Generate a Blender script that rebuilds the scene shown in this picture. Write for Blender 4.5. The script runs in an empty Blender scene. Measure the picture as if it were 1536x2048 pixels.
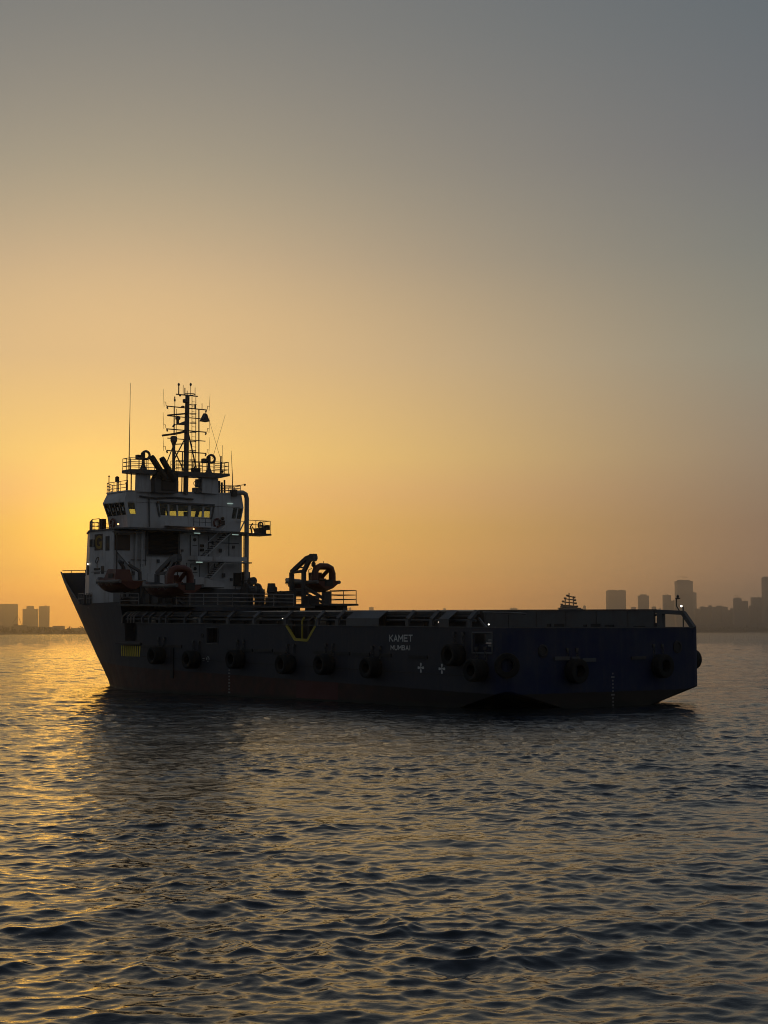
import bpy, math, random
import numpy as np
from mathutils import Vector, Matrix

random.seed(7)
RNG = np.random.default_rng(11)
sc = bpy.context.scene
C = sc.collection

# ------------------------------------------------------------------ camera
CAM_H = 4.02
TILT = math.radians(4.168)
cam = bpy.data.objects.new('camera', bpy.data.cameras.new('camera'))
C.objects.link(cam)
sc.camera = cam
cam.matrix_world = (Matrix.Translation((0, 0, CAM_H)) @ Matrix.Rotation(math.radians(90) + TILT, 4, 'X')
                    @ Matrix.Rotation(math.radians(-0.12), 4, 'Z'))
cam.data.sensor_fit = 'VERTICAL'
cam.data.sensor_height = 36.0
cam.data.lens = 36.0 * 3300 / 2048
cam.data.clip_start = 0.5
cam.data.clip_end = 30000

# ------------------------------------------------------------------ sky, sun, exposure
SUN_EL, SUN_AZ = math.radians(3.3), math.radians(-9.7)      # azimuth from +Y towards +X
w = bpy.data.worlds.new('World')
sc.world = w
w.use_nodes = True
nt = w.node_tree
N, L = nt.nodes, nt.links
bg = N['Background']
sky = N.new('ShaderNodeTexSky')
sky.sky_type = 'NISHITA'
sky.sun_disc = False
sky.sun_elevation = SUN_EL
sky.sun_rotation = SUN_AZ
sky.air_density, sky.dust_density, sky.ozone_density = 1.0, 5.0, 1.0
tc = N.new('ShaderNodeTexCoord')
sep = N.new('ShaderNodeSeparateXYZ')
L.new(tc.outputs['Generated'], sep.inputs[0])
# dusty evening air: by sine of elevation, an even multiply-scattered glow plus a tint on the clear-sky colour (x 1/5)
HAZE_SKY = [(0.0000, (0.0000, 0.0825, 0.1260), (0.0000, 0.0000, 0.0000), (2.1161, 0.7892, 0.0000)), (0.0191, (0.0000, 0.0825, 0.1260), (0.0000, 0.0000, 0.0000), (1.9238, 0.7174, 0.0000)), (0.0355, (0.1592, 0.1224, 0.1224), (0.0000, 0.0000, 0.0000), (1.1558, 0.5289, 0.0000)), (0.0620, (0.1563, 0.1158, 0.1232), (0.0000, 0.0000, 0.0000), (0.9617, 0.5036, 0.0000)), (0.0838, (0.1636, 0.1455, 0.1350), (0.0000, 0.0000, 0.0000), (0.9319, 0.4675, 0.0564)), (0.1062, (0.1781, 0.1622, 0.1647), (0.0000, 0.0000, 0.0000), (0.9255, 0.5288, 0.0335)), (0.1645, (0.1886, 0.2158, 0.2031), (0.0000, 0.0000, 0.0000), (0.7097, 0.3685, 0.0586)), (0.2216, (0.0747, 0.1134, 0.1276), (0.0055, 0.0059, 0.0070), (0.0000, 0.0000, 0.0000)), (0.2769, (0.0764, 0.0830, 0.0944), (0.0046, 0.0061, 0.0090), (0.0000, 0.0000, 0.0000)), (0.3506, (0.0691, 0.0845, 0.0760), (0.0042, 0.0056, 0.0102), (0.0000, 0.0000, 0.0000)), (0.7000, (0.0560, 0.0680, 0.0800), (0.0042, 0.0056, 0.0102), (0.0000, 0.0000, 0.0000))]


def sky_ramp(k):
    r = N.new('ShaderNodeValToRGB')
    e = r.color_ramp.elements
    while len(e) < len(HAZE_SKY):
        e.new(0.5)
    for q, row in zip(e, HAZE_SKY):
        q.position = row[0]
        q.color = (*row[k], 1)
    L.new(sep.outputs['Z'], r.inputs[0])
    return r.outputs[0]


def vec_op(op, a, b, scale=None):
    n = N.new('ShaderNodeVectorMath')
    n.operation = op
    L.new(a, n.inputs[0])
    if b is not None:
        if isinstance(b, tuple):
            n.inputs[1].default_value = b
        else:
            L.new(b, n.inputs[1])
    if scale is not None:
        if isinstance(scale, float):
            n.inputs['Scale'].default_value = scale
        else:
            L.new(scale, n.inputs['Scale'])
    return n.outputs['Value'] if op == 'DOT_PRODUCT' else n.outputs[0]


sdir = Vector((math.sin(SUN_AZ) * math.cos(SUN_EL), math.cos(SUN_AZ) * math.cos(SUN_EL), math.sin(SUN_EL)))
glow = sky_ramp(1)
tinted = vec_op('SCALE', vec_op('MULTIPLY', sky.outputs[0], sky_ramp(2)), None, 5.0)
dot = vec_op('DOT_PRODUCT', tc.outputs['Generated'], tuple(sdir))
pw = N.new('ShaderNodeMath')
pw.operation = 'POWER'
L.new(dot, pw.inputs[0])
pw.inputs[1].default_value = 1300.0
rgb = N.new('ShaderNodeRGB')
rgb.outputs[0].default_value = (0.60, 0.34, 0.02, 1)
aureole = vec_op('SCALE', rgb.outputs[0], None, pw.outputs[0])
fwd = N.new('ShaderNodeMath')
fwd.operation = 'POWER'
mx = N.new('ShaderNodeMath')
mx.operation = 'MAXIMUM'
mx.inputs[1].default_value = 0.0
L.new(dot, mx.inputs[0])
L.new(mx.outputs[0], fwd.inputs[0])
L.new(mx.outputs[0], pw.inputs[0])
fwd.inputs[1].default_value = 22.0
forward = vec_op('SCALE', sky_ramp(3), None, fwd.outputs[0])
both = vec_op('ADD', vec_op('ADD', vec_op('ADD', glow, forward), tinted), aureole)
# dust scatters forwards: the sky dims away from the sun, all the way round
mr = N.new('ShaderNodeMapRange')
mr.interpolation_type = 'SMOOTHSTEP'
mr.inputs['From Min'].default_value = -0.35
mr.inputs['From Max'].default_value = 0.84
mr.inputs['To Min'].default_value = 0.0
mr.inputs['To Max'].default_value = 1.0
L.new(dot, mr.inputs['Value'])
SKY_STRENGTH = 0.10
away = N.new('ShaderNodeMix')
away.data_type = 'RGBA'
L.new(mr.outputs[0], away.inputs[0])
away.inputs[6].default_value = (0.100, 0.112, 0.128, 1)     # even grey dusk behind the camera
L.new(both, away.inputs[7])
L.new(vec_op('SCALE', away.outputs[2], None, 1.0 / SKY_STRENGTH), bg.inputs['Color'])
bg.inputs['Strength'].default_value = SKY_STRENGTH

sun = bpy.data.objects.new('sun', bpy.data.lights.new('sun', 'SUN'))
C.objects.link(sun)
sun.data.energy = 0.012
sun.data.angle = math.radians(5.0)      # disc spread by thick evening haze
sun.data.color = (1.0, 0.46, 0.05)
sun.rotation_euler = sdir.to_track_quat('Z', 'Y').to_euler()

sc.view_settings.view_transform = 'Standard'
sc.view_settings.look = 'None'
sc.view_settings.exposure = 0.0
sc.view_settings.gamma = 1.0
sc.view_settings.use_curve_mapping = False
sc.cycles.use_denoising = True
sc.cycles.filter_width = 1.0
sc.cycles.max_bounces = 6
sc.cycles.volume_bounces = 0
sc.cycles.transparent_max_bounces = 12

# ------------------------------------------------------------------ mesh helpers
class MB:
    def __init__(s):
        s.v, s.f = [], []

    def add(s, vs, fs):
        b = len(s.v)
        s.v += [tuple(map(float, p)) for p in vs]
        s.f += [tuple(b + i for i in f) for f in fs]
        return s

    def box(s, x0, x1, y0, y1, z0, z1):
        return s.add([(x0, y0, z0), (x1, y0, z0), (x1, y1, z0), (x0, y1, z0), (x0, y0, z1), (x1, y0, z1), (x1, y1, z1), (x0, y1, z1)],
                     [(0, 3, 2, 1), (4, 5, 6, 7), (0, 1, 5, 4), (1, 2, 6, 5), (2, 3, 7, 6), (3, 0, 4, 7)])

    def prism(s, poly, off):
        n = len(poly)
        off = Vector(off)
        vs = [Vector(p) for p in poly]
        return s.add(vs + [p + off for p in vs],
                     [tuple(range(n - 1, -1, -1)), tuple(range(n, 2 * n))] + [(i, (i + 1) % n, n + (i + 1) % n, n + i) for i in range(n)])

    def beam(s, p, q, a, b, up=(0, 0, 1)):
        p, q = Vector(p), Vector(q)
        d = (q - p).normalized()
        u = Vector(up)
        if abs(d.dot(u)) > 0.97:
            u = Vector((1, 0, 0))
        x = d.cross(u).normalized() * (a / 2)
        y = x.cross(d).normalized() * (b / 2)
        return s.prism([p - x - y, p + x - y, p + x + y, p - x + y], q - p)

    def path(s, pts, a, b, up=(0, 0, 1)):
        for p, q in zip(pts, pts[1:]):
            s.beam(p, q, a, b, up)
        return s

    def tube(s, pts, r, n=8, closed=False):
        pts = [Vector(p) for p in pts]
        m = len(pts)
        ref = None
        rings = []
        for i, p in enumerate(pts):
            if closed:
                d = pts[(i + 1) % m] - pts[i - 1]
            else:
                d = pts[min(i + 1, m - 1)] - pts[max(i - 1, 0)]
            d.normalize()
            if ref is None:
                ref = d.orthogonal().normalized()
            ref = (ref - d * ref.dot(d)).normalized()
            bb = d.cross(ref)
            rr = r[i] if hasattr(r, '__len__') else r
            rings.append([p + (ref * math.cos(2 * math.pi * k / n) + bb * math.sin(2 * math.pi * k / n)) * rr for k in range(n)])
        vs = [v for ring in rings for v in ring]
        fs = []
        for i in range(m if closed else m - 1):
            j = (i + 1) % m
            for k in range(n):
                fs.append((i * n + k, i * n + (k + 1) % n, j * n + (k + 1) % n, j * n + k))
        if not closed:
            fs += [tuple(range(n - 1, -1, -1)), tuple((m - 1) * n + k for k in range(n))]
        return s.add(vs, fs)

    def ring(s, c, axis, R, r, nu=24, nv=8, sq=(1, 1)):
        c, axis = Vector(c), Vector(axis).normalized()
        u = axis.orthogonal().normalized()
        v = axis.cross(u)
        return s.tube([c + (u * math.cos(2 * math.pi * i / nu) * sq[0] + v * math.sin(2 * math.pi * i / nu) * sq[1]) * R for i in range(nu)], r, nv, True)

    def lathe(s, c, axis, prof, n=20):
        c, axis = Vector(c), Vector(axis).normalized()
        u = axis.orthogonal().normalized()
        v = axis.cross(u)
        vs, fs = [], []
        for (r, h) in prof:
            for k in range(n):
                a = 2 * math.pi * k / n
                vs.append(c + axis * h + (u * math.cos(a) + v * math.sin(a)) * max(r, 1e-3))
        for i in range(len(prof) - 1):
            for k in range(n):
                fs.append((i * n + k, i * n + (k + 1) % n, (i + 1) * n + (k + 1) % n, (i + 1) * n + k))
        fs += [tuple(range(n - 1, -1, -1)), tuple((len(prof) - 1) * n + k for k in range(n))]
        return s.add(vs, fs)

    def ball(s, c, r, n=10):
        return s.lathe(c, (0, 0, 1), [(r * math.sin(math.pi * i / 6), -r * math.cos(math.pi * i / 6)) for i in range(7)], n)

    def railing(s, pts, h=1.0, rows=3, step=1.4, r=0.028):
        pts = [Vector(p) for p in pts]
        for k in range(rows):
            z = h * (k + 1) / rows
            s.tube([p + Vector((0, 0, z)) for p in pts], r, 5)
        for p, q in zip(pts, pts[1:]):
            n = max(1, round((q - p).length / step))
            for i in range(n):
                a = p.lerp(q, i / n)
                s.tube([a, a + Vector((0, 0, h))], r, 5)
        s.tube([pts[-1], pts[-1] + Vector((0, 0, h))], r, 5)
        return s

    def ladder(s, p, q, side, wdt=0.4, r=0.025, rung=0.3):
        p, q, sd = Vector(p), Vector(q), Vector(side).normalized() * wdt / 2
        s.tube([p - sd, q - sd], r, 5)
        s.tube([p + sd, q + sd], r, 5)
        n = int((q - p).length / rung)
        for i in range(1, n):
            a = p.lerp(q, i / n)
            s.tube([a - sd, a + sd], r * 0.8, 4)
        return s

    def shift(s, d):
        s.v = [(x + d[0], y + d[1], z + d[2]) for x, y, z in s.v]
        return s


def mesh_of(name, mb, mat, smooth=False):
    me = bpy.data.meshes.new(name)
    me.from_pydata(mb.v, [], mb.f)
    me.update()
    if mat:
        me.materials.append(mat)
    if smooth:
        me.shade_smooth()
        try:
            me.set_sharp_from_angle(angle=math.radians(40))
        except Exception:
            pass
    return me


def obj(name, mb, mat, parent=None, label=None, smooth=False, kind=None):
    o = bpy.data.objects.new(name, mesh_of(name, mb, mat, smooth) if isinstance(mb, MB) else mb)
    C.objects.link(o)
    if parent is not None:
        o.parent = parent
    if label:
        o['label'] = label
    if kind:
        o['kind'] = kind
    return o


def tag(o, label, cat, group=None):
    o['label'] = label
    o['category'] = cat
    if group:
        o['group'] = group
    return o


def empty(name, loc, rz=0.0):
    o = bpy.data.objects.new(name, None)
    C.objects.link(o)
    o.location = loc
    o.rotation_euler = (0, 0, rz)
    o.empty_display_size = 0.5
    return o


# ------------------------------------------------------------------ materials
def new_mat(name):
    m = bpy.data.materials.new(name)
    m.use_nodes = True
    return m, m.node_tree.nodes, m.node_tree.links, m.node_tree.nodes['Principled BSDF']


def noise(N, L, vec, scale, detail=4.0, rough=0.6, stretch=None):
    if stretch is not None:
        mp = N.new('ShaderNodeMapping')
        mp.inputs['Scale'].default_value = stretch
        L.new(vec, mp.inputs['Vector'])
        vec = mp.outputs[0]
    n = N.new('ShaderNodeTexNoise')
    n.inputs['Scale'].default_value = scale
    n.inputs['Detail'].default_value = detail
    n.inputs['Roughness'].default_value = rough
    L.new(vec, n.inputs['Vector'])
    return n.outputs['Fac']


def ramp_of(N, L, fac, a, b):
    r = N.new('ShaderNodeMapRange')
    r.inputs['From Min'].default_value = a
    r.inputs['From Max'].default_value = b
    L.new(fac, r.inputs['Value'])
    return r.outputs[0]


def mixc(N, L, fac, a, b):
    m = N.new('ShaderNodeMix')
    m.data_type = 'RGBA'
    if hasattr(fac, 'is_output'):
        L.new(fac, m.inputs[0])
    else:
        m.inputs[0].default_value = fac
    for sock, v in ((m.inputs[6], a), (m.inputs[7], b)):
        if isinstance(v, tuple):
            sock.default_value = (*v, 1)
        else:
            L.new(v, sock)
    return m.outputs[2]


def math_n(N, L, op, a, b=None, clamp=False):
    m = N.new('ShaderNodeMath')
    m.operation = op
    m.use_clamp = clamp
    for i, v in enumerate((a, b)):
        if v is None:
            continue
        if isinstance(v, (int, float)):
            m.inputs[i].default_value = v
        else:
            L.new(v, m.inputs[i])
    return m.outputs[0]


def paint(name, col, rough=0.55, dirt=(0.10, 0.06, 0.035), amount=0.35, streak=0.35, metal=0.0, bump=0.02):
    m, N, L, P = new_mat(name)
    tc = N.new('ShaderNodeTexCoord')
    v = tc.outputs['Object']
    blot = ramp_of(N, L, noise(N, L, v, 0.7, 5), 0.45, 0.75)
    st = ramp_of(N, L, noise(N, L, v, 1.0, 3, 0.6, (3.5, 3.5, 0.28)), 0.55, 0.8)
    f = math_n(N, L, 'ADD', math_n(N, L, 'MULTIPLY', blot, amount), math_n(N, L, 'MULTIPLY', st, streak), True)
    L.new(mixc(N, L, f, col, dirt), P.inputs['Base Color'])
    L.new(math_n(N, L, 'ADD', math_n(N, L, 'MULTIPLY', blot, 0.25), rough - 0.1), P.inputs['Roughness'])
    P.inputs['Metallic'].default_value = metal
    if bump:
        b = N.new('ShaderNodeBump')
        b.inputs['Strength'].default_value = 0.25
        b.inputs['Distance'].default_value = bump
        L.new(noise(N, L, v, 2.2, 4), b.inputs['Height'])
        L.new(b.outputs[0], P.inputs['Normal'])
    return m


def emit(name, col, s):
    m, N, L, P = new_mat(name)
    P.inputs['Base Color'].default_value = (0.8, 0.8, 0.8, 1)
    P.inputs['Emission Color'].default_value = (*col, 1)
    P.inputs['Emission Strength'].default_value = s
    return m


M_WHITE = paint('white_ship_paint', (0.55, 0.55, 0.55), 0.5, (0.17, 0.11, 0.07), 0.36, 0.50)
M_GREY = paint('grey_ship_paint', (0.085, 0.09, 0.095), 0.55, (0.08, 0.05, 0.03), 0.4, 0.4)
M_DECK = paint('deck_paint', (0.07, 0.07, 0.065), 0.7, (0.06, 0.03, 0.02), 0.5, 0.1)
M_STEEL = paint('dark_steel', (0.06, 0.06, 0.06), 0.6, (0.05, 0.025, 0.012), 0.4, 0.3)
M_MAST = paint('mast_paint', (0.10, 0.09, 0.08), 0.5, (0.10, 0.04, 0.015), 0.5, 0.2)
M_RAIL = paint('rail_paint', (0.22, 0.21, 0.20), 0.5, (0.16, 0.07, 0.03), 0.4, 0.2)
M_BLACK = paint('black_paint', (0.02, 0.02, 0.02), 0.6, (0.03, 0.02, 0.015), 0.3, 0.3)
M_SOOT = paint('sooty_exhaust', (0.03, 0.028, 0.026), 0.75, (0.015, 0.012, 0.01), 0.6, 0.2)
M_RUBBER = paint('tyre_rubber', (0.008, 0.008, 0.008), 0.9, (0.018, 0.015, 0.012), 0.3, 0.2)
M_YELLOW = paint('yellow_marking', (0.46, 0.36, 0.035), 0.6, (0.12, 0.08, 0.03), 0.4, 0.4)
M_PIPE = paint('pale_grey_pipe', (0.28, 0.28, 0.28), 0.55, (0.12, 0.08, 0.05), 0.4, 0.5)
M_HAZARD = paint('hazard_yellow', (0.80, 0.62, 0.03), 0.6, (0.2, 0.14, 0.03), 0.3, 0.3)
M_LETTER = paint('white_lettering', (0.60, 0.60, 0.58), 0.6, (0.25, 0.22, 0.2), 0.4, 0.2)
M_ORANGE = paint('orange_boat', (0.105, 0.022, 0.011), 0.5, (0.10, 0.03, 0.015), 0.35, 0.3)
M_RED = paint('red_boot_paint', (0.08, 0.012, 0.010), 0.6, (0.06, 0.02, 0.015), 0.4, 0.4)
M_COLLAR = paint('grey_fender_tube', (0.15, 0.14, 0.13), 0.7, (0.07, 0.05, 0.04), 0.4, 0.2)
M_BROWN = paint('brown_panel', (0.06, 0.04, 0.03), 0.6, (0.03, 0.02, 0.015), 0.4, 0.3)
M_MUSTARD = paint('mustard_emblem', (0.34, 0.22, 0.03), 0.6, (0.15, 0.1, 0.03), 0.3, 0.2)
M_LAMP = emit('cold_lamp', (1.0, 0.95, 0.82), 3.0)
M_TUBE = emit('fluorescent_tube', (0.62, 0.85, 0.75), 0.42)
M_WARM = emit('warm_lamp', (1.0, 0.42, 0.16), 3.2)


def glass_mat():
    m, N, L, P = new_mat('window_glass')
    N.remove(P)
    out = N['Material Output']
    t = N.new('ShaderNodeBsdfTransparent')
    t.inputs[0].default_value = (0.76, 0.80, 0.70, 1)
    g = N.new('ShaderNodeBsdfGlossy')
    g.inputs['Roughness'].default_value = 0.03
    fr = N.new('ShaderNodeFresnel')
    fr.inputs[0].default_value = 1.45
    mx = N.new('ShaderNodeMixShader')
    L.new(fr.outputs[0], mx.inputs[0])
    L.new(t.outputs[0], mx.inputs[1])
    L.new(g.outputs[0], mx.inputs[2])
    L.new(mx.outputs[0], out.inputs[0])
    return m


M_GLASS = glass_mat()


def hull_mat():
    m, N, L, P = new_mat('hull_paint')
    tc = N.new('ShaderNodeTexCoord')
    v = tc.outputs['Object']
    s = N.new('ShaderNodeSeparateXYZ')
    L.new(v, s.inputs[0])
    n1 = noise(N, L, v, 0.55, 6)
    n2 = noise(N, L, v, 1.6, 5)
    st = ramp_of(N, L, noise(N, L, v, 1.0, 4, 0.65, (3.0, 3.0, 0.2)), 0.52, 0.8)
    # greyer side, bluer stern: uneven light on one blue paint, put into the colour
    side = mixc(N, L, ramp_of(N, L, n1, 0.35, 0.7), (0.036, 0.040, 0.054), (0.056, 0.058, 0.066))
    aft = ramp_of(N, L, math_n(N, L, 'ADD', s.outputs['X'], math_n(N, L, 'MULTIPLY', n1, 5.0)), 6.0, 1.6)
    aft = math_n(N, L, 'POWER', aft, 1.6)
    blue = mixc(N, L, ramp_of(N, L, n1, 0.3, 0.7), (0.001, 0.010, 0.058), (0.002, 0.014, 0.075))
    col = mixc(N, L, aft, side, blue)
    # rust and salt running down from the deck edge
    col = mixc(N, L, math_n(N, L, 'MULTIPLY', st, math_n(N, L, 'SUBTRACT', 0.5, math_n(N, L, 'MULTIPLY', aft, 0.34))), col, (0.085, 0.080, 0.075))
    # boot topping
    line = math_n(N, L, 'ADD', math_n(N, L, 'MULTIPLY', s.outputs['X'], 0.0225), 0.80)
    d = math_n(N, L, 'SUBTRACT', line, s.outputs['Z'])
    d = math_n(N, L, 'ADD', d, math_n(N, L, 'MULTIPLY', math_n(N, L, 'SUBTRACT', n2, 0.5), 0.12))
    boot = ramp_of(N, L, d, -0.02, 0.04)
    bcol = mixc(N, L, ramp_of(N, L, n2, 0.35, 0.7), (0.085, 0.034, 0.024), (0.040, 0.026, 0.021))
    bcol = mixc(N, L, ramp_of(N, L, s.outputs['X'], 17.0, 4.5), bcol, (0.007, 0.005, 0.005))
    bcol = mixc(N, L, ramp_of(N, L, s.outputs['X'], 0.12, 0.04), bcol, (0.026, 0.019, 0.014))
    col = mixc(N, L, boot, col, bcol)
    # weed band at the waterline
    weed = ramp_of(N, L, math_n(N, L, 'ADD', s.outputs['Z'], math_n(N, L, 'MULTIPLY', n2, 0.3)), 0.45, 0.2)
    col = mixc(N, L, weed, col, (0.018, 0.02, 0.014))
    L.new(col, P.inputs['Base Color'])
    L.new(math_n(N, L, 'ADD', math_n(N, L, 'MULTIPLY', n1, 0.3), 0.4), P.inputs['Roughness'])
    P.inputs['Specular IOR Level'].default_value = 0.3
    b = N.new('ShaderNodeBump')
    b.inputs['Strength'].default_value = 0.35
    b.inputs['Distance'].default_value = 0.05
    # plating slightly hollow between the frames
    L.new(math_n(N, L, 'ADD', noise(N, L, v, 0.9, 3), math_n(N, L, 'MULTIPLY', noise(N, L, v, 6, 3), 0.15)), b.inputs['Height'])
    L.new(b.outputs[0], P.inputs['Normal'])
    return m


M_HULL = hull_mat()

# ------------------------------------------------------------------ sea
def build_sea():
    # radii: fine close by, coarser outwards; columns: fine in a wide sector ahead, coarse elsewhere
    r, rad = 10.0, []
    while r < 11200:
        rad.append(r)
        if r < 26:
            dr = 0.042
        elif r < 128:
            dr = max(0.042, 2.3e-5 * r * r)
        elif r < 260:
            dr = 0.38
        else:
            dr = 0.38 * (r / 260) ** 2.1 if r < 1500 else r * 0.012
        r += min(dr, r * 0.012 + 0.02)
    rad = np.array(rad)
    half, dth = 0.27, 0.00125
    fine = np.arange(-half, half + dth / 2, dth)
    coarse = np.linspace(half, 2 * math.pi - half, 90)[1:-1]
    th = np.concatenate([fine, coarse])
    nf, nc, nr = len(fine), len(th), len(rad)
    R, T = np.meshgrid(rad, th, indexing='ij')
    X = (R * np.sin(T)).astype(np.float32)
    Y = (R * np.cos(T)).astype(np.float32)
    drr = np.gradient(rad)
    # wind sea running towards the camera, spread in direction
    comps = []
    K = 170
    lam = np.exp(RNG.uniform(math.log(0.15), math.log(7.5), K))
    base = math.radians(-98)
    for l in lam:
        spread = math.radians(30 if l > 1.2 else 48)
        a = base + RNG.normal(0, spread) + (math.radians(52) if RNG.random() < 0.38 else 0.0)
        comps.append((l, a, RNG.uniform(0, 2 * math.pi)))
    H = np.zeros_like(X)
    DX = np.zeros_like(X)
    DY = np.zeros_like(X)
    lost = np.zeros(nr)
    # gusts: patches where the ripples are stronger or weaker
    gust = np.zeros_like(X)
    for l, a in ((9, 0.4), (14, 2.0), (23, 1.2), (37, 2.7), (6.5, 1.7), (55, 0.9)):
        gust += np.sin((X * math.cos(a) + Y * math.sin(a)) * 2 * math.pi / l + RNG.uniform(0, 6.28))
    gust = np.clip(1.0 + 0.13 * gust, 0.65, 1.6)
    for (l, a, ph) in comps:
        k = 2 * math.pi / l
        s0 = 0.0150 if l < 0.40 else (0.0205 if l < 1.2 else (0.0122 if l < 2.5 else 0.0064))
        amp = s0 / k
        spacing = np.maximum(drr, rad * dth)
        wgt = np.clip((l / spacing - 2.2) / 2.2, 0, 1)
        lost += (1 - wgt ** 2) * s0 ** 2 / 2
        n = int(np.max(np.nonzero(wgt > 0)[0])) + 1 if (wgt > 0).any() else 0
        if n == 0:
            continue
        kx, ky = k * math.cos(a), k * math.sin(a)
        phase = X[:n, :nf] * kx + Y[:n, :nf] * ky + ph
        g = gust[:n, :nf] if l < 1.5 else 1.0
        wa = (wgt[:n, None] * amp).astype(np.float32) * g
        c, s = np.cos(phase), np.sin(phase)
        H[:n, :nf] += wa * c
        q = 1.35
        DX[:n, :nf] -= q * wa * s * math.cos(a)
        DY[:n, :nf] -= q * wa * s * math.sin(a)
    edge = np.clip((half - np.abs(fine)) / 0.03, 0, 1)
    H[:, :nf] *= edge
    P = np.stack([X + DX, Y + DY, H], -1).reshape(-1, 3)
    i, j = np.meshgrid(np.arange(nr - 1), np.arange(nc), indexing='ij')
    j2 = (j + 1) % nc
    q = np.stack([i * nc + j, (i + 1) * nc + j, (i + 1) * nc + j2, i * nc + j2], -1).reshape(-1, 4)
    q = q[:, ::-1]
    nv = len(P)
    # close the hole under the camera with one fan
    P = np.vstack([P, [[0, 0, 0]]])
    me = bpy.data.meshes.new('sea')
    fan = np.stack([np.arange(nc), np.full(nc, nv), (np.arange(nc) + 1) % nc], -1)[:, ::-1]
    loops = np.concatenate([q.ravel(), fan.ravel()]).astype(np.int32)
    starts = np.concatenate([np.arange(len(q)) * 4, len(q) * 4 + np.arange(len(fan)) * 3]).astype(np.int32)
    me.vertices.add(len(P))
    me.vertices.foreach_set('co', P.astype(np.float32).ravel())
    me.loops.add(len(loops))
    me.loops.foreach_set('vertex_index', loops)
    me.polygons.add(len(starts))
    me.polygons.foreach_set('loop_start', starts)
    me.update(calc_edges=True)
    me.validate()
    me.shade_smooth()
    at = me.attributes.new('ripple', 'FLOAT', 'POINT')
    val = np.repeat(np.sqrt(lost), nc)
    at.data.foreach_set('value', np.append(val, val[0]).astype(np.float32))
    o = obj('sea', me, None, kind='structure')
    m, N, L, Pn = new_mat('sea_water')
    Pn.inputs['Base Color'].default_value = (0.008, 0.012, 0.014, 1)
    Pn.inputs['IOR'].default_value = 1.333
    tcn = N.new('ShaderNodeTexCoord')
    v = tcn.outputs['Object']
    a = N.new('ShaderNodeAttribute')
    a.attribute_name = 'ripple'
    L.new(math_n(N, L, 'ADD', math_n(N, L, 'MULTIPLY', a.outputs['Fac'], 0.10), 0.004), Pn.inputs['Roughness'])
    fine_n = noise(N, L, v, 5.0, 3, 0.6, (0.8, 1.2, 1))
    mid_n = noise(N, L, v, 4.2, 4, 0.62, (0.7, 1.25, 1))
    big_n = noise(N, L, v, 0.55, 5, 0.65, (0.7, 1.3, 1))
    far = math_n(N, L, 'MULTIPLY', a.outputs['Fac'], 1.0)
    b1 = N.new('ShaderNodeBump')
    b1.inputs['Strength'].default_value = 1.0
    b1.inputs['Distance'].default_value = 0.004
    L.new(fine_n, b1.inputs['Height'])
    b2 = N.new('ShaderNodeBump')
    b2.inputs['Strength'].default_value = 1.0
    L.new(math_n(N, L, 'MULTIPLY', far, 0.30), b2.inputs['Distance'])
    L.new(mid_n, b2.inputs['Height'])
    L.new(b1.outputs[0], b2.inputs['Normal'])
    b3 = N.new('ShaderNodeBump')
    b3.inputs['Strength'].default_value = 1.0
    L.new(math_n(N, L, 'MULTIPLY', math_n(N, L, 'MULTIPLY', far, far), 18.0), b3.inputs['Distance'])
    L.new(big_n, b3.inputs['Height'])
    L.new(b2.outputs[0], b3.inputs['Normal'])
    L.new(b3.outputs[0], Pn.inputs['Normal'])
    me.materials.append(m)
    return o


build_sea()

# ------------------------------------------------------------------ the ship: local X forward from the transom, Y to port, Z up from the waterline
HEAD = math.radians(38.5)
SHIP_RZ = math.radians(90) + HEAD
HB = 7.65
_ca, _sa = math.cos(HEAD), math.sin(HEAD)
SHIP_O = Vector((6.10 + HB * _ca, 85.0 + HB * _sa, 0.0))
SHIP_M = Matrix.Translation(SHIP_O) @ Matrix.Rotation(SHIP_RZ, 4, 'Z')
ship = empty('supply_ship', SHIP_O, SHIP_RZ)
tag(ship, 'dark blue offshore supply ship with white bridge block forward and long low cargo deck', 'ship')


def on_ship(name, label, cat, base, group=None):
    o = empty(name, SHIP_M @ Vector(base), SHIP_RZ)
    tag(o, label, cat, group)
    o['_b'] = [float(x) for x in base]
    return o


def hung(name, mb, mat, root, parent=None, smooth=False, label=None):
    b = root['_b']
    mb.shift((-b[0], -b[1], -b[2]))
    return obj(name, mb, mat, parent or root, label, smooth)


def part(name, mb, mat, parent=None, smooth=False, label=None):
    return obj(name, mb, mat, parent or ship, label, smooth)


# ---- hull
ZS = [-3.0, 0, 1, 2, 3, 4, 5, 6.2, 7, 8, 9.05]
XSTEM = [53.2, 54.1, 55.15, 56.3, 57.3, 58.35, 59.35, 60.55, 61.35, 62.3, 63.1]
XT = 34.0


def stem(z):
    return float(np.interp(z, ZS, XSTEM))


def half_b(t, z):
    n = 1.75 + 0.06 * max(z, 0)
    return HB * (1 - t ** n)


def edge_z(x):
    return 4.215 + 0.0122 * x


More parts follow.
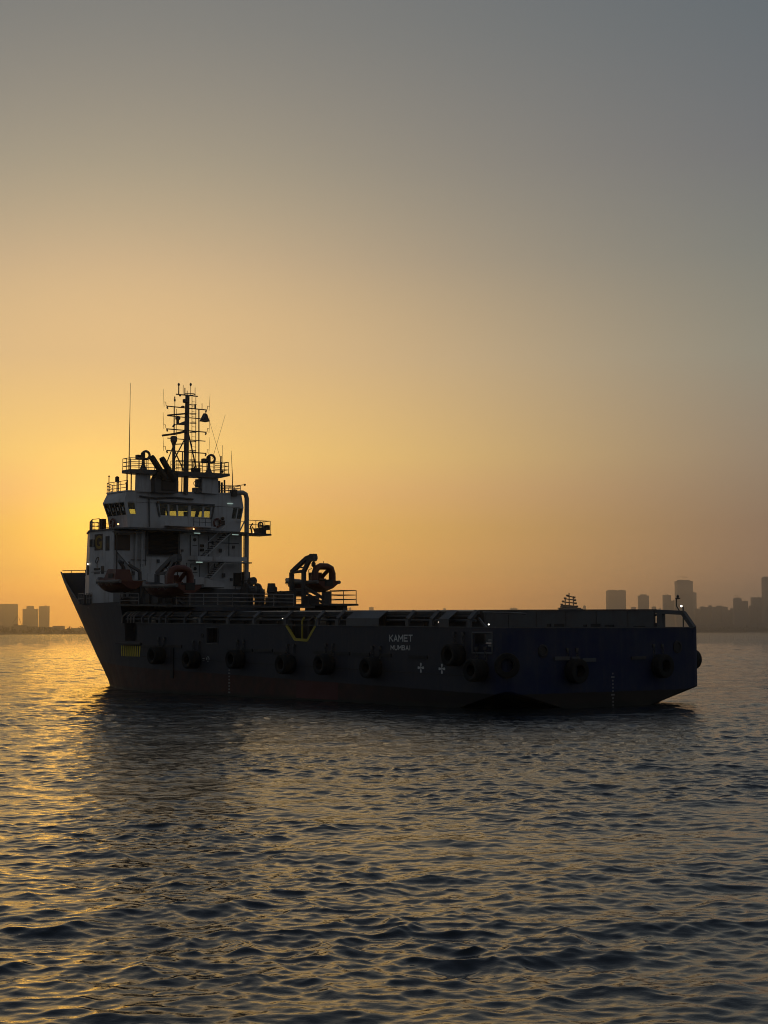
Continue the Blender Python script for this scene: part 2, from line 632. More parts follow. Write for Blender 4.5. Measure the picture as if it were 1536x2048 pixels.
def build_hull():
    st = []   # (kind, value, ztop, zdeck)
    for x in (0.0, 0.06, 0.2, 0.55, 1.2, 2.2, 3.2, 4.2, 6, 9, 12, 16, 20, 24, 28, 31, 34):
        st.append(('x', x, edge_z(x), 3.4))
    tstep = (40.2 - XT) / (stem(6.2) - XT)
    for t in (0.05, 0.11, 0.17):
        st.append(('t', t, edge_z(XT + t * 25), 3.4))
    st.append(('t', tstep - 0.001, edge_z(40), 3.4))
    st.append(('t', tstep, 6.2, 3.45))
    st.append(('t', tstep + 0.008, 6.2, 6.08))
    tb0, tb1 = 0.66, 0.90
    for t in list(np.linspace(tstep + 0.03, tb0, 9)) + list(np.linspace(tb0, tb1, 7))[1:] + [0.93, 0.955, 0.975, 0.988, 0.9965]:
        zt = 6.2 if t <= tb0 else 6.2 + (9.05 - 6.2) * min(1, (t - tb0) / (tb1 - tb0)) ** 0.85
        st.append(('t', t, zt, 6.08))
    NL = 12
    TH = 0.13
    secs = []
    for kind, val, zt, zd in st:
        if kind == 'x':
            x = val
            zb = max(-1.2, 0.97 - 0.27 * x)
            rc = 0.55
            dy = rc - math.sqrt(max(rc * rc - max(rc - x, 0) ** 2, 0)) if x < rc else 0.0
            pt = lambda z: (x, HB - dy)
        else:
            zb = -1.2
            pt = lambda z, t=val: (XT + t * (stem(z) - XT), half_b(t, z))
        port = []
        xk, yk = pt(zb)
        port.append((xk, 0.0, zb - 1.12))
        port.append((xk, yk * 0.43, zb - 1.07))
        for k in range(NL):
            z = zb + (zt - zb) * k / (NL - 1)
            xx, yy = pt(z)
            port.append((xx, yy, z))
        xi, yi = pt(zt)
        port.append((xi, max(yi - TH, 0.004), zt))
        xd, yd = pt(zd)
        port.append((xd, max(yd - TH, 0.003), min(zd, zt - 0.01)))
        port.append((xd, 0.0, min(zd, zt - 0.01)))
        full = port + [(x_, -y_, z_) for (x_, y_, z_) in port[-2:0:-1]]
        secs.append(full)
    m = len(secs[0])
    mb = MB()
    mb.v = [p for s_ in secs for p in s_]
    for a in range(len(secs) - 1):
        for k in range(m):
            k2 = (k + 1) % m
            mb.f.append((a * m + k, a * m + k2, (a + 1) * m + k2, (a + 1) * m + k))
    mb.f.append(tuple(range(m)))
    mb.f.append(tuple(len(mb.v) - m + k for k in range(m - 1, -1, -1)))
    return mb


hull_mb = build_hull()
hull_me = mesh_of('hull', hull_mb, M_HULL)
import bmesh
bm = bmesh.new()
bm.from_mesh(hull_me)
bmesh.ops.remove_doubles(bm, verts=bm.verts, dist=0.0008)
bmesh.ops.triangulate(bm, faces=bm.faces)
bmesh.ops.recalc_face_normals(bm, faces=bm.faces)
bm.to_mesh(hull_me)
bm.free()
# openings cut through the side plating
cut = MB()
cut.box(37.51, 39.58, 7.0, 8.2, 3.46, 5.6)                                    # ladder gap
cut.prism([(19.35, 7.0, 4.46), (18.45, 7.0, 3.60), (17.15, 7.0, 3.55), (16.32, 7.0, 4.43), (16.32, 7.0, 5.3), (19.35, 7.0, 5.3)], (0, 1.2, 0))
cut.box(26.95, 28.2, 7.32, 8.2, 3.36, 4.29)                                   # side hatch
cut.box(0.86, 2.3, 7.30, 8.2, 2.97, 3.93)                                     # quarter fairlead
tmp = bpy.data.objects.new('cutter', mesh_of('cutter', cut, None))
C.objects.link(tmp)
hull = obj('hull', hull_me, None, ship)
md = hull.modifiers.new('cut', 'BOOLEAN')
md.object = tmp
md.operation = 'DIFFERENCE'
md.solver = 'EXACT'
# evaluate away from the ship's own transform so that both meshes share coordinates
hull.parent = None
dg = bpy.context.evaluated_depsgraph_get()
new_me = bpy.data.meshes.new_from_object(hull.evaluated_get(dg))
hull.modifiers.clear()
if len(new_me.polygons) > 200:
    hull.data = new_me
hull.data.name = 'hull'
hull.parent = ship
bpy.data.objects.remove(tmp)

sb = MB().box(0.0, 0.13, -HB + 0.70, HB - 0.70, 3.38, edge_z(0))
part('stern_bulwark', sb, M_HULL)
capm = MB().box(-0.04, 0.17, -HB + 0.6, HB - 0.6, edge_z(0) + 0.002, edge_z(0) + 0.07)
part('stern_rail_cap', capm, M_GREY)
part('side_rail_cap', MB().prism([(0.6, 7.52, edge_z(0.6) + 0.002), (37.4, 7.52, edge_z(37.4) + 0.002), (37.4, 7.69, edge_z(37.4) + 0.002), (0.6, 7.69, edge_z(0.6) + 0.002)], (0, 0, 0.05)), M_GREY)


# flat text
def text_mb(s, wdt, hgt, bold=0.02):
    cu = bpy.data.curves.new('t', 'FONT')
    cu.body = s
    cu.extrude = 0.0
    cu.offset = bold
    cu.resolution_u = 3
    o = bpy.data.objects.new('t', cu)
    C.objects.link(o)
    dg = bpy.context.evaluated_depsgraph_get()
    me = bpy.data.meshes.new_from_object(o.evaluated_get(dg))
    v = np.array([p.co[:2] for p in me.vertices])
    f = [tuple(p.vertices) for p in me.polygons]
    bpy.data.objects.remove(o)
    v -= v.min(0)
    v *= np.array([wdt, hgt]) / v.max(0)
    return v, f


def side_text(s, x0, z0, wdt, hgt, y, bold=0.02):
    """lettering on a port-facing side, reading towards the stern"""
    v, f = text_mb(s, wdt, hgt, bold)
    return MB().add([(x0 - a, y, z0 + b) for a, b in v], f)


GLYPHS = {
    'K': [[(0, 0), (0, 1)], [(0.04, 0.42), (1, 1)], [(0.3, 0.6), (1, 0)]],
    'A': [[(0, 0), (0.5, 1)], [(0.5, 1), (1, 0)], [(0.2, 0.3), (0.8, 0.3)]],
    'M': [[(0, 0), (0, 1)], [(0, 1), (0.5, 0.35)], [(0.5, 0.35), (1, 1)], [(1, 1), (1, 0)]],
    'E': [[(0, 0), (0, 1)], [(0, 1), (1, 1)], [(0, 0.52), (0.85, 0.52)], [(0, 0), (1, 0)]],
    'T': [[(0, 1), (1, 1)], [(0.5, 1), (0.5, 0)]],
    'U': [[(0, 1), (0, 0.25)], [(0, 0.25), (0.25, 0)], [(0.25, 0), (0.75, 0)], [(0.75, 0), (1, 0.25)], [(1, 0.25), (1, 1)]],
    'B': [[(0, 0), (0, 1)], [(0, 1), (0.75, 1)], [(0.75, 1), (0.95, 0.78)], [(0.95, 0.78), (0.75, 0.53)], [(0, 0.53), (0.75, 0.53)], [(0.75, 0.53), (1, 0.28)], [(1, 0.28), (0.8, 0)], [(0, 0), (0.8, 0)]],
    'I': [[(0.5, 0), (0.5, 1)]],
}


def painted_name(word, x0, z0, wdt, hgt, y, stroke):
    """stencilled block capitals on a port-facing side, reading towards the stern"""
    mb = MB()
    units = [0.35 if c == 'I' else (1.2 if c == 'M' else 1.0) for c in word]
    gap = 0.42
    k = wdt / (sum(units) + gap * (len(word) - 1))
    x = 0.0
    lay = 0
    for c, u in zip(word, units):
        for (a, b), (c2, d) in GLYPHS[c]:
            p = Vector((x + a * u * k, b * hgt))
            q = Vector((x + c2 * u * k, d * hgt))
            t = (q - p).normalized()
            n = Vector((-t.y, t.x)) * stroke / 2
            p, q = p - t * stroke * 0.42, q + t * stroke * 0.42
            yy = y + 0.0006 * (lay % 7)
            lay += 1
            mb.add([(x0 - v.x, yy, z0 + v.y) for v in (p - n, q - n, q + n, p + n)], [(0, 1, 2, 3)])
        x += (u + gap) * k
    return mb


part('name_lettering', painted_name('KAMET', 9.33, 3.53, 2.0, 0.32, HB + 0.006, 0.072), M_LETTER, hull)
part('home_port_lettering', painted_name('MUMBAI', 9.2, 3.05, 1.7, 0.23, HB + 0.006, 0.055), M_LETTER, hull)


def warning_mark(x, z, s=0.27):
    mb = MB()
    for a in range(4):
        t = a * math.pi / 2
        c, n = math.cos(t), math.sin(t)
        poly = [(0.02, 0.05), (0.6, 0.26), (0.92, 0.26), (1, 0.16), (1, -0.16), (0.92, -0.26), (0.6, -0.26), (0.02, -0.05)]
        mb.add([(x - (p * c - q * n) * s, HB + 0.006 + 0.001 * a, z + (p * n + q * c) * s) for p, q in poly], [tuple(range(8))])
    return mb


part('thruster_warning_mark', warning_mark(6.60, 2.09), M_LETTER, hull)
part('thruster_warning_mark', warning_mark(4.84, 2.06), M_LETTER, hull)

# hazard stripes beside the pilot gap
for k in range(10):
    x = 40.62 - k * 0.375
    # the plating starts to curve in here: follow it
    def yy(xx, z):
        t = max(0.0, (xx - XT) / (stem(z) - XT))
        return half_b(t, z) + 0.012
    z0, z1 = 2.38, 3.12
    pts = [(x, yy(x, z0), z0), (x - 0.19, yy(x - 0.19, z0), z0), (x - 0.33, yy(x - 0.33, z1), z1), (x - 0.14, yy(x - 0.14, z1), z1)]
    part('hazard_stripe', MB().prism(pts, (0, 0.006, 0)), M_HAZARD, hull)
part('ladder_sill', MB().box(36.7, 40.1, 7.15, 7.74, 3.22, 3.34), M_STEEL, hull)

# yellow lining of the V shaped gap
vp = [(19.35, 4.46), (18.45, 3.60), (17.15, 3.55), (16.32, 4.43)]
for (xa, za), (xb, zb) in zip(vp, vp[1:]):
    part('gap_lining', MB().beam((xa, 7.62, za), (xb, 7.62, zb), 0.16, 0.09, (0, 1, 0)), M_YELLOW, hull)
fr = MB()
for a, b in (((26.9, 3.31), (28.25, 3.31)), ((28.25, 3.31), (28.25, 4.34)), ((28.25, 4.34), (26.9, 4.34)), ((26.9, 4.34), (26.9, 3.31))):
    fr.tube([(a[0], HB + 0.01, a[1]), (b[0], HB + 0.01, b[1])], 0.035, 6)
part('hatch_frame', fr, M_STEEL, hull)
fr = MB()
q = [(0.80, 2.92), (2.36, 2.92), (2.36, 3.98), (0.80, 3.98)]
for a, b in zip(q, q[1:] + q[:1]):
    fr.tube([(a[0], HB + 0.01, a[1]), (b[0], HB + 0.01, b[1])], 0.055, 6)
part('fairlead_frame', fr, M_GREY, hull)
for z in (3.3, 3.58):
    part('fairlead_roller', MB().tube([(0.86, 7.42, z), (1.35, 7.42, z)], 0.06, 8), M_RAIL, hull)
part('side_scuttle', MB().lathe((28.8, HB - 0.02, 3.84), (0, 1, 0), [(0.16, 0), (0.16, 0.05), (0.12, 0.05), (0.12, 0.03)], 14), M_BLACK, hull)

# rubbing strips, weld seam, pads, draft marks
for xa, xb, za in ((36.46, 33.6, 3.10), (33.4, 31.3, 3.12), (25.8, 22.95, 2.91), (22.8, 20.75, 2.90), (20.6, 19.3, 2.77), (16.5, 14.65, 2.85), (14.25, 12.95, 2.80),
                   (12.65, 11.1, 2.78), (10.6, 9.15, 2.74), (7.62, 6.02, 2.67)):
    part('rubbing_strip', MB().box(xb, xa, HB - 0.02, HB + 0.07, za - 0.09, za + 0.09), M_BLACK, hull)
part('rubbing_post', MB().box(32.3, 32.62, HB - 0.02, HB + 0.09, 1.0, 3.0), M_BLACK, hull)
for xa, xb in ((36.5, 25.0), (25.0, 13.0), (13.0, 1.0)):
    fz = lambda x: 1.63 + 0.0205 * x
    part('plate_seam', MB().prism([(xa, HB - 0.02, fz(xa)), (xb, HB - 0.02, fz(xb)), (xb, HB - 0.02, fz(xb) + 0.05), (xa, HB - 0.02, fz(xa) + 0.05)], (0, 0.04, 0)), M_BLACK, hull)
dm = MB()
for k in range(11):
    z = 0.2 + 0.2 * k
    wd = 0.16 if k % 3 else 0.24
    dm.box(25.58 - wd / 2, 25.58 + wd / 2, HB + 0.004, HB + 0.008, z, z + 0.09)
part('draft_mark', dm, M_RAIL, hull)['kind'] = 'stuff'
dm = MB()
for k in range(10):
    z = 0.0 + 0.19 * k
    wd = 0.11 if k not in (3, 8) else 0.26
    dm.box(-0.008, -0.004, -0.4 - wd / 2, -0.4 + wd / 2, z, z + 0.09)
part('draft_mark', dm, M_RAIL, hull)['kind'] = 'stuff'
part('load_line_mark', MB().ring((28.1, HB + 0.006, 2.32), (0, 1, 0), 0.15, 0.018, 18, 4).box(27.9, 28.3, HB + 0.004, HB + 0.008, 2.31, 2.335), M_LETTER, hull)
for z in (2.2, 2.34):
    part('load_line', MB().box(28.5, 28.75, HB + 0.004, HB + 0.008, z, z + 0.03), M_LETTER, hull)
part('repaint_patch', MB().box(14.1, 18.27, HB + 0.003, HB + 0.006, 0.12, 1.12), M_RED, hull)
for ya, yb, za in ((4.05, 2.95, 2.62), (2.75, 2.15, 2.60), (1.95, 0.95, 2.52)):
    part('stern_strip', MB().box(-0.09, 0.02, yb, ya, za - 0.10, za + 0.10), M_GREY, hull)
part('stern_strip', MB().box(-0.08, 0.02, -3.0, -1.85, 2.5, 2.66), M_STEEL, hull)
for y, z in ((4.83, 3.01), (-5.65, 3.16)):
    part('stern_chock', MB().lathe((0.02, y, z), (-1, 0, 0), [(0.36, 0), (0.36, 0.06), (0.26, 0.08), (0.22, 0.03)], 18), M_BLACK, hull, True)

# bow bulwark stays and fittings inside the starboard flare
for k, t in enumerate((0.70, 0.78, 0.86, 0.93)):
    xx = XT + t * (stem(8.6) - XT)
    yb = half_b(t, 8.6)
    x2 = XT + t * (stem(6.2) - XT)
    yb2 = half_b(t, 6.2)
    for sgn in (-1,):
        part('bulwark_stay', MB().beam((xx - 0.1, sgn * (yb - 0.2), 8.7), (x2 - 0.8, sgn * max(yb2 - 1.1, 0.1), 6.08), 0.12, 0.16), M_WHITE, hull)
bwr = MB()
pts = []
for t in (0.80, 0.86, 0.9, 0.94, 0.97, 0.9965):
    pts.append((XT + t * (stem(9.05) - XT), -max(half_b(t, 9.05) - 0.06, 0.02), 9.25))
bwr.tube(pts, 0.03, 6)
for p in pts[::2]:
    bwr.tube([p, (p[0], p[1], 8.6)], 0.025, 5)
part('bow_rail', bwr, M_STEEL)
part('bow_fairlead', MB().lathe((60.9, -1.2, 9.06), (0, 0, 1), [(0.16, 0), (0.16, 0.22), (0.1, 0.25)], 10), M_STEEL)
part('anchor_windlass', MB().lathe((53.6, -0.7, 6.9), (0, 1, 0), [(0.55, 0), (0.55, 0.12), (0.32, 0.14), (0.32, 1.2), (0.55, 1.22), (0.55, 1.34)], 16).box(53.0, 54.4, -1.0, -0.8, 6.1, 7.2).box(53.0, 54.4, 0.75, 0.95, 6.1, 7.2), M_GREY)
for x, y in ((51.0, 3.2), (49.6, 4.4), (47.6, 5.75)):
    part('mooring_bollard', MB().lathe((x, y, 6.08), (0, 0, 1), [(0.2, 0), (0.2, 0.7), (0.26, 0.72), (0.26, 0.8)], 12).lathe((x + 0.7, y, 6.08), (0, 0, 1), [(0.2, 0), (0.2, 0.7), (0.26, 0.72), (0.26, 0.8)], 12), M_GREY)
ff = MB()
ff.railing([(49.6, 5.6, 6.2), (47.6, 6.2, 6.2)], 0.75, 2, 0.7, 0.03)
ff.railing([(46.9, 6.35, 6.2), (45.6, 6.6, 6.2)], 0.75, 2, 0.65, 0.03)
part('forecastle_railing', ff, M_RAIL)

# ---- cargo rails
cargo = part('port_crash_rail', MB().prism([(2.9, 6.62, 4.98), (2.9, 7.08, 4.94), (2.9, 7.12, 5.12), (2.9, 6.62, 5.19)], (37.0, 0, 0.35)), M_GREY)
for x in (2.73, 5.80, 7.85, 14.28, 16.25, 19.54, 22.95, 25.91, 29.18, 31.09, 33.45, 34.30, 35.69, 36.63):
    zt = 5.12 + 0.0095 * x
    a = 0.13 if x > 30 else 0.26
    part('rail_frame', MB().path([(x, 7.56, edge_z(x) + 0.03), (x, 7.54, edge_z(x) + 0.42), (x - 0.12, 7.10, zt - 0.02)], a, 0.16, (0, 1, 0)), M_GREY, cargo)
for x in (37.93, 38.34, 38.76, 39.53):
    part('rail_frame', MB().path([(x, 7.5, 4.70), (x, 7.48, 5.15), (x - 0.1, 7.05, 5.5)], 0.07, 0.09, (0, 1, 0)), M_RAIL, cargo)
for k, (y, dz, r) in enumerate(((7.02, -0.30, 0.055), (7.02, -0.52, 0.075))):
    for xa, xb in ((39.8, 13.5), (10.3, 2.8)):
        part('rail_pipe', MB().tube([(xa, y, 5.12 + 0.0095 * xa + dz), (xb, y, 5.12 + 0.0095 * xb + dz)], r, 8), M_GREY, cargo)
for xa, xb in ((13.42, 10.39), (5.17, 4.35)):
    za, zb = edge_z(xa), edge_z(xb)
    ta, tb = 5.12 + 0.0095 * xa, 5.12 + 0.0095 * xb
    part('rail_panel', MB().prism([(xa, 7.60, za + 0.04), (xb, 7.60, zb + 0.04), (xb, 7.58, zb + 0.46), (xa, 7.58, za + 0.46)], (0, -0.03, 0))
         .prism([(xa, 7.58, za + 0.462), (xb, 7.58, zb + 0.462), (xb - 0.2, 7.10, tb + 0.01), (xa - 0.2, 7.10, ta + 0.01)], (0, -0.04, -0.02)), M_GREY, cargo)
part('brace', MB().beam((2.7, 6.9, 4.75), (1.95, 7.0, 4.2), 0.09, 0.12), M_GREY, cargo)
part('end_pipe', MB().tube([(2.7, 6.6, 5.06), (0.4, 6.2, 5.0), (-0.1, 6.1, 4.95)], 0.05, 6), M_GREY, cargo)
pin = part('port_cargo_bulkhead', MB().prism([(2.8, 6.42, 3.38), (40.0, 6.42, 3.38), (40.0, 6.42, 5.48), (2.8, 6.42, 5.12)], (0, -0.12, 0)), M_STEEL)
for x in np.arange(4, 40, 1.8):
    part('bulkhead_stiffener', MB().box(x - 0.05, x + 0.05, 6.425, 6.62, 3.4, 4.9), M_STEEL, pin)
for xa, xb, r in ((17.6, 17.2, 0.09), (18.3, 18.2, 0.06), (16.9, 16.9, 0.06)):
    part('vent_pipe_stub', MB().tube([(xa, 7.2, 3.4), (xa, 7.2, 4.7), (xb, 7.1, 4.95)], r, 8), M_YELLOW if r < 0.07 else M_STEEL, pin)
# starboard inner wall, seen over the transom
sin_ = part('starboard_cargo_bulkhead', MB().prism([(3.15, -7.2, 3.38), (40.0, -7.2, 3.38), (40.0, -7.2, 5.62), (3.15, -7.2, 5.27)], (0, -0.14, 0)), M_GREY)
for x, dx, z0, z1 in ((11.88, 0.16, 4.33, 4.52), (10.97, 0.42, 4.28, 4.52), (8.73, 0.14, 4.33, 4.46), (7.83, 0.38, 4.27, 4.5), (6.89, 0.16, 4.3, 4.44), (6.5, 0.16, 4.3, 4.44), (4.25, 0.45, 4.27, 4.36)):
    part('freeing_port', MB().box(x - dx, x + dx, -7.196, -7.14, z0, z1), M_BLACK, sin_)
for x in np.arange(5.2, 20, 2.6):
    part('bulkhead_weld', MB().box(x - 0.02, x + 0.02, -7.198, -7.17, 4.0, 5.25), M_STEEL, sin_)
part('bulkhead_cap', MB().prism([(3.1, -7.13, 5.272), (40.0, -7.13, 5.622), (40.0, -7.42, 5.622), (3.1, -7.42, 5.272)], (0, 0, 0.06)), M_GREY, sin_)
sf = part('starboard_end_frame', MB().path([(3.15, -7.4, 5.20), (1.06, -7.4, 5.10), (0.28, -7.4, 4.2)], 0.24, 0.26, (0, 1, 0)), M_GREY)
part('frame_post', MB().box(2.52, 2.92, -7.5, -7.2, 3.4, 5.06), M_GREY, sf)
part('frame_post', MB().tube([(3.25, -7.4, 4.98), (3.02, -7.4, 5.02), (2.94, -7.4, 4.8), (2.97, -7.4, 4.2)], 0.07, 8), M_STEEL, sf)
part('roller', MB().lathe((3.12, -7.55, 4.42), (0, 1, 0), [(0.13, 0), (0.13, 0.3)], 12), M_STEEL, sf)
part('lamp_bracket', MB().tube([(1.3, -7.4, 5.15), (1.56, -7.4, 5.5), (1.56, -7.4, 5.9), (1.38, -7.4, 5.92)], 0.035, 6).lathe((1.45, -7.4, 5.95), (0, 0, 1), [(0.14, -0.05), (0.14, 0.01), (0.06, 0.04), (0.08, 0.12), (0.02, 0.2)], 10), M_STEEL, sf)
part('lamp_post', MB().tube([(1.06, -7.4, 4.2), (1.06, -7.4, 5.46)], 0.04, 6), M_GREY, sf)
sl = part('stern_lamp', MB().ball((1.19, -7.4, 5.49), 0.06, 10), M_LAMP)

# lit bulkhead lamps along the side passage
from_px = [(37.2, 4.95), (31.7, 4.92), (23.9, 4.84), (21.3, 4.84), (17.55, 4.78), (6.35, 4.60), (2.3, 4.42)]
for x, z in from_px:
    o = part('passage_lamp', MB().ball((x, 6.55, z), 0.06 if x > 3 else 0.04, 8), M_LAMP)

# ---- boat decks and railings
part('port_boat_deck', MB().prism([(25.5, 7.35, 5.62), (40.4, 7.45, 5.92), (40.4, 1.0, 5.92), (25.5, 1.0, 5.62)], (0, 0, 0.12)), M_DECK)
for xa, xb in ((40.2, 37.6), (32.6, 25.8)):
    zf = lambda x: 5.75 + 0.0195 * (x - 25.5)
    part('boat_deck_railing', MB().railing([(xa, 7.3, zf(xa)), (xb, 7.3, zf(xb))], 0.74, 3, 1.75, 0.03), M_RAIL)
part('boat_deck_railing', MB().railing([(25.8, 7.3, 5.75), (25.8, 2.5, 5.75)], 0.74, 3, 1.75, 0.03), M_RAIL)
sdk = part('starboard_boat_deck', MB().box(31.7, 44.0, -7.4, -4.2, 5.93, 6.07), M_STEEL)
for x, wd in ((32.4, 0.55), (34.4, 1.6), (36.0, 0.8), (38.2, 0.5), (40.5, 1.0), (42.5, 0.8)):
    part('deck_support', MB().prism([(x - wd, -6.6, 5.0), (x + wd, -6.6, 5.0), (x + wd * 0.75, -6.6, 5.92), (x - wd * 0.75, -6.6, 5.92)], (0, 0.4, 0)), M_STEEL, sdk)
part('starboard_railing', MB().railing([(44.0, -7.35, 6.07), (31.9, -7.35, 6.07), (31.9, -5.0, 6.07)], 0.95, 3, 1.6, 0.03), M_STEEL)
part('starboard_railing', MB().railing([(41.0, -4.3, 6.07), (33.6, -4.3, 6.07)], 0.95, 3, 1.9, 0.03), M_STEEL)
# deck machinery beside the superstructure
part('deck_winch', MB().lathe((41.9, -5.6, 7.15), (0, 1, 0), [(0.62, 0), (0.62, 0.1), (0.42, 0.12), (0.42, 1.1), (0.62, 1.12), (0.62, 1.2)], 16).box(41.3, 42.5, -5.8, -5.65, 6.07, 7.3).box(41.3, 42.5, -4.3, -4.2, 6.07, 7.3)
     .tube([(41.0, -5.2, 6.1), (40.6, -5.2, 7.0), (41.0, -5.2, 7.4)], 0.12, 8), M_GREY)
part('vent_cowl', MB().tube([(42.5, -5.2, 6.1), (42.5, -5.2, 7.6), (42.3, -5.2, 7.95), (41.9, -5.2, 7.95)], 0.3, 12), M_GREY, None, True)
part('ventilator', MB().lathe((39.25, -5.0, 6.07), (0, 0, 1), [(0.3, 0), (0.3, 0.9), (0.36, 0.95), (0.30, 1.5), (0.28, 1.62)], 14), M_STEEL, None, True)
part('deck_locker', MB().box(36.9, 38.0, -5.6, -4.6, 6.07, 7.05), M_STEEL)
part('machinery_rail', MB().railing([(42.4, -4.4, 7.0), (40.6, -4.4, 7.0)], 0.95, 3, 0.6, 0.025).tube([(40.6, -4.4, 7.9), (40.2, -4.4, 7.6), (40.2, -4.4, 6.1)], 0.035, 6), M_STEEL)
part('pump_skid', MB().box(40.3, 41.4, -6.6, -5.9, 6.07, 6.7).tube([(40.4, -6.2, 6.7), (40.4, -6.2, 7.4), (40.9, -6.2, 7.5)], 0.1, 8), M_GREY)
part('hose_reel', MB().ring((39.9, -6.3, 6.65), (0, 1, 0), 0.4, 0.12, 16, 6).box(39.5, 40.3, -6.4, -6.2, 6.07, 6.3), M_STEEL)

# ---- superstructure
ACC = [(44.2, 5.62), (48.0, 5.62), (50.9, 4.4), (52.2, 2.6), (52.6, 0), (52.2, -2.6), (50.9, -4.4), (48.0, -5.62), (44.2, -5.62)]


def plan_prism(poly, z0, z1, top=None):
    top = top or poly
    n = len(poly)
    vs = [(x, y, z0) for x, y in poly] + [(x, y, z1) for x, y in top]
    return MB().add(vs, [tuple(range(n - 1, -1, -1)), tuple(range(n, 2 * n))] + [(i, (i + 1) % n, n + (i + 1) % n, n + i) for i in range(n)])


ACC2 = [(44.2, 5.62), (47.8, 5.62), (50.45, 4.4), (51.7, 2.6), (52.1, 0), (51.7, -2.6), (50.45, -4.4), (47.8, -5.62), (44.2, -5.62)]
acc = part('accommodation_block', plan_prism(ACC, 5.9, 11.58, ACC2), M_WHITE)
part('lower_deckhouse', MB().box(42.3, 44.198, -5.4, 4.2, 5.9, 7.3), M_GREY)
for z in (8.55,):
    for s_ in (1, -1):
        part('plate_seam', MB().box(44.3, 47.6, s_ * 5.62 - 0.012, s_ * 5.62 + 0.012, z - 0.02, z + 0.02), M_GREY, acc)


def side_win(xa, xb, za, zb, y=5.62):
    o = part('window_frame', MB().box(xb - 0.05, xa + 0.05, y, y + 0.03, za - 0.05, zb + 0.05), M_GREY, acc)
    part('window', MB().box(xb, xa, y + 0.031, y + 0.04, za, zb), M_BLACK, acc)


side_win(47.78, 47.45, 10.48, 10.96)
side_win(47.18, 46.9, 10.46, 10.94)
side_win(45.35, 44.88, 10.12, 11.1)
side_win(48.2, 47.9, 8.40, 9.0, 5.58)
side_win(46.0, 45.65, 8.42, 8.92)
part('emblem_board', MB().box(45.85, 47.05, 5.622, 5.65, 10.15, 11.35), M_BROWN, acc)
part('emblem_letter', side_text('G', 46.95, 10.24, 1.0, 1.02, 5.656, 0.03), M_MUSTARD, acc)
sg = MB().ring((46.66, 5.63, 9.42), (0, 1, 0), 0.27, 0.035, 16, 5, (0.55, 1.0)).box(46.62, 46.70, 5.622, 5.64, 8.85, 9.18)
part('anchor_emblem', sg, M_BLACK, acc)
part('sign_board', MB().box(46.18, 47.14, 5.622, 5.64, 8.66, 8.83), M_BLACK, acc)
sg = MB()
for k in range(7):
    sg.box(47.12 - k * 0.135 - 0.09, 47.12 - k * 0.135, 5.622, 5.634, 8.38, 8.54)
part('sign_lettering', sg, M_GREY, acc)
part('side_lamp', MB().ball((47.95, 5.70, 9.17), 0.05, 8), M_LAMP)
sg = MB()
for k in range(7):
    if k != 2:
        sg.box(44.19, 44.198, 4.93 - k * 0.105 - 0.075, 4.93 - k * 0.105, 9.08, 9.26)
part('notice_lettering', sg, M_BLACK, acc)

# bridge deck slab with its overhang and light rail forward
part('bridge_deck', plan_prism([(42.9, 5.4), (44.0, 5.75), (47.85, 5.72), (50.55, 4.45), (51.8, 2.6), (52.2, 0), (51.8, -2.6), (50.55, -4.45), (47.85, -5.72), (44.0, -5.75), (42.9, -5.4)], 11.582, 11.70), M_GREY)
part('bridge_deck_railing', MB().railing([(46.6, 5.5, 11.72), (47.7, 5.5, 11.72), (50.3, 4.3, 11.72), (51.6, 2.5, 11.72), (51.6, -2.5, 11.72)], 0.8, 3, 0.75, 0.028), M_RAIL)
part('wing_console', MB().box(46.3, 46.7, 5.1, 5.45, 11.72, 12.5), M_BLACK)
# recess and canopy on the port after corner
rec = part('port_recess_panel', MB().box(44.15, 44.198, 4.28, 5.55, 10.08, 11.22), M_BROWN)
part('recess_canopy', MB().prism([(44.19, 3.7, 11.42), (44.19, 5.75, 11.36), (43.1, 5.75, 11.28), (43.1, 3.9, 11.34)], (0, 0, 0.1)), M_STEEL)
part('recess_post', MB().tube([(43.95, 5.5, 11.3), (43.95, 5.5, 8.3)], 0.06, 8), M_STEEL)
part('recess_brace', MB().beam((43.95, 5.5, 10.0), (43.95, 4.2, 8.7), 0.1, 0.22, (1, 0, 0)), M_WHITE)
for y in (3.86, 3.35):
    part('vertical_duct', MB().tube([(44.05, y, 7.4), (44.05, y, 12.3)], 0.075, 8), M_WHITE)

# louvre with separate slats
lou = part('engine_louver', MB().box(44.12, 44.198, 0.18, 2.81, 9.79, 11.57), M_BLACK)
part('louver_frame', MB().box(44.05, 44.118, 0.10, 0.2, 9.75, 11.6).box(44.05, 44.118, 2.79, 2.89, 9.75, 11.6).box(44.05, 44.118, 0.202, 2.788, 9.75, 9.82).box(44.05, 44.118, 0.202, 2.788, 11.53, 11.6), M_GREY, lou)
slat = mesh_of('slat', MB().prism([(44.112, 0.21, 0), (44.112, 0.21, 0.03), (44.03, 0.21, -0.05), (44.03, 0.21, -0.08)], (0, 2.57, 0)), M_BLACK)
for k in range(15):
    o = obj('slat', slat, None, lou)
    o.location = (0, 0, 9.92 + k * 0.109)


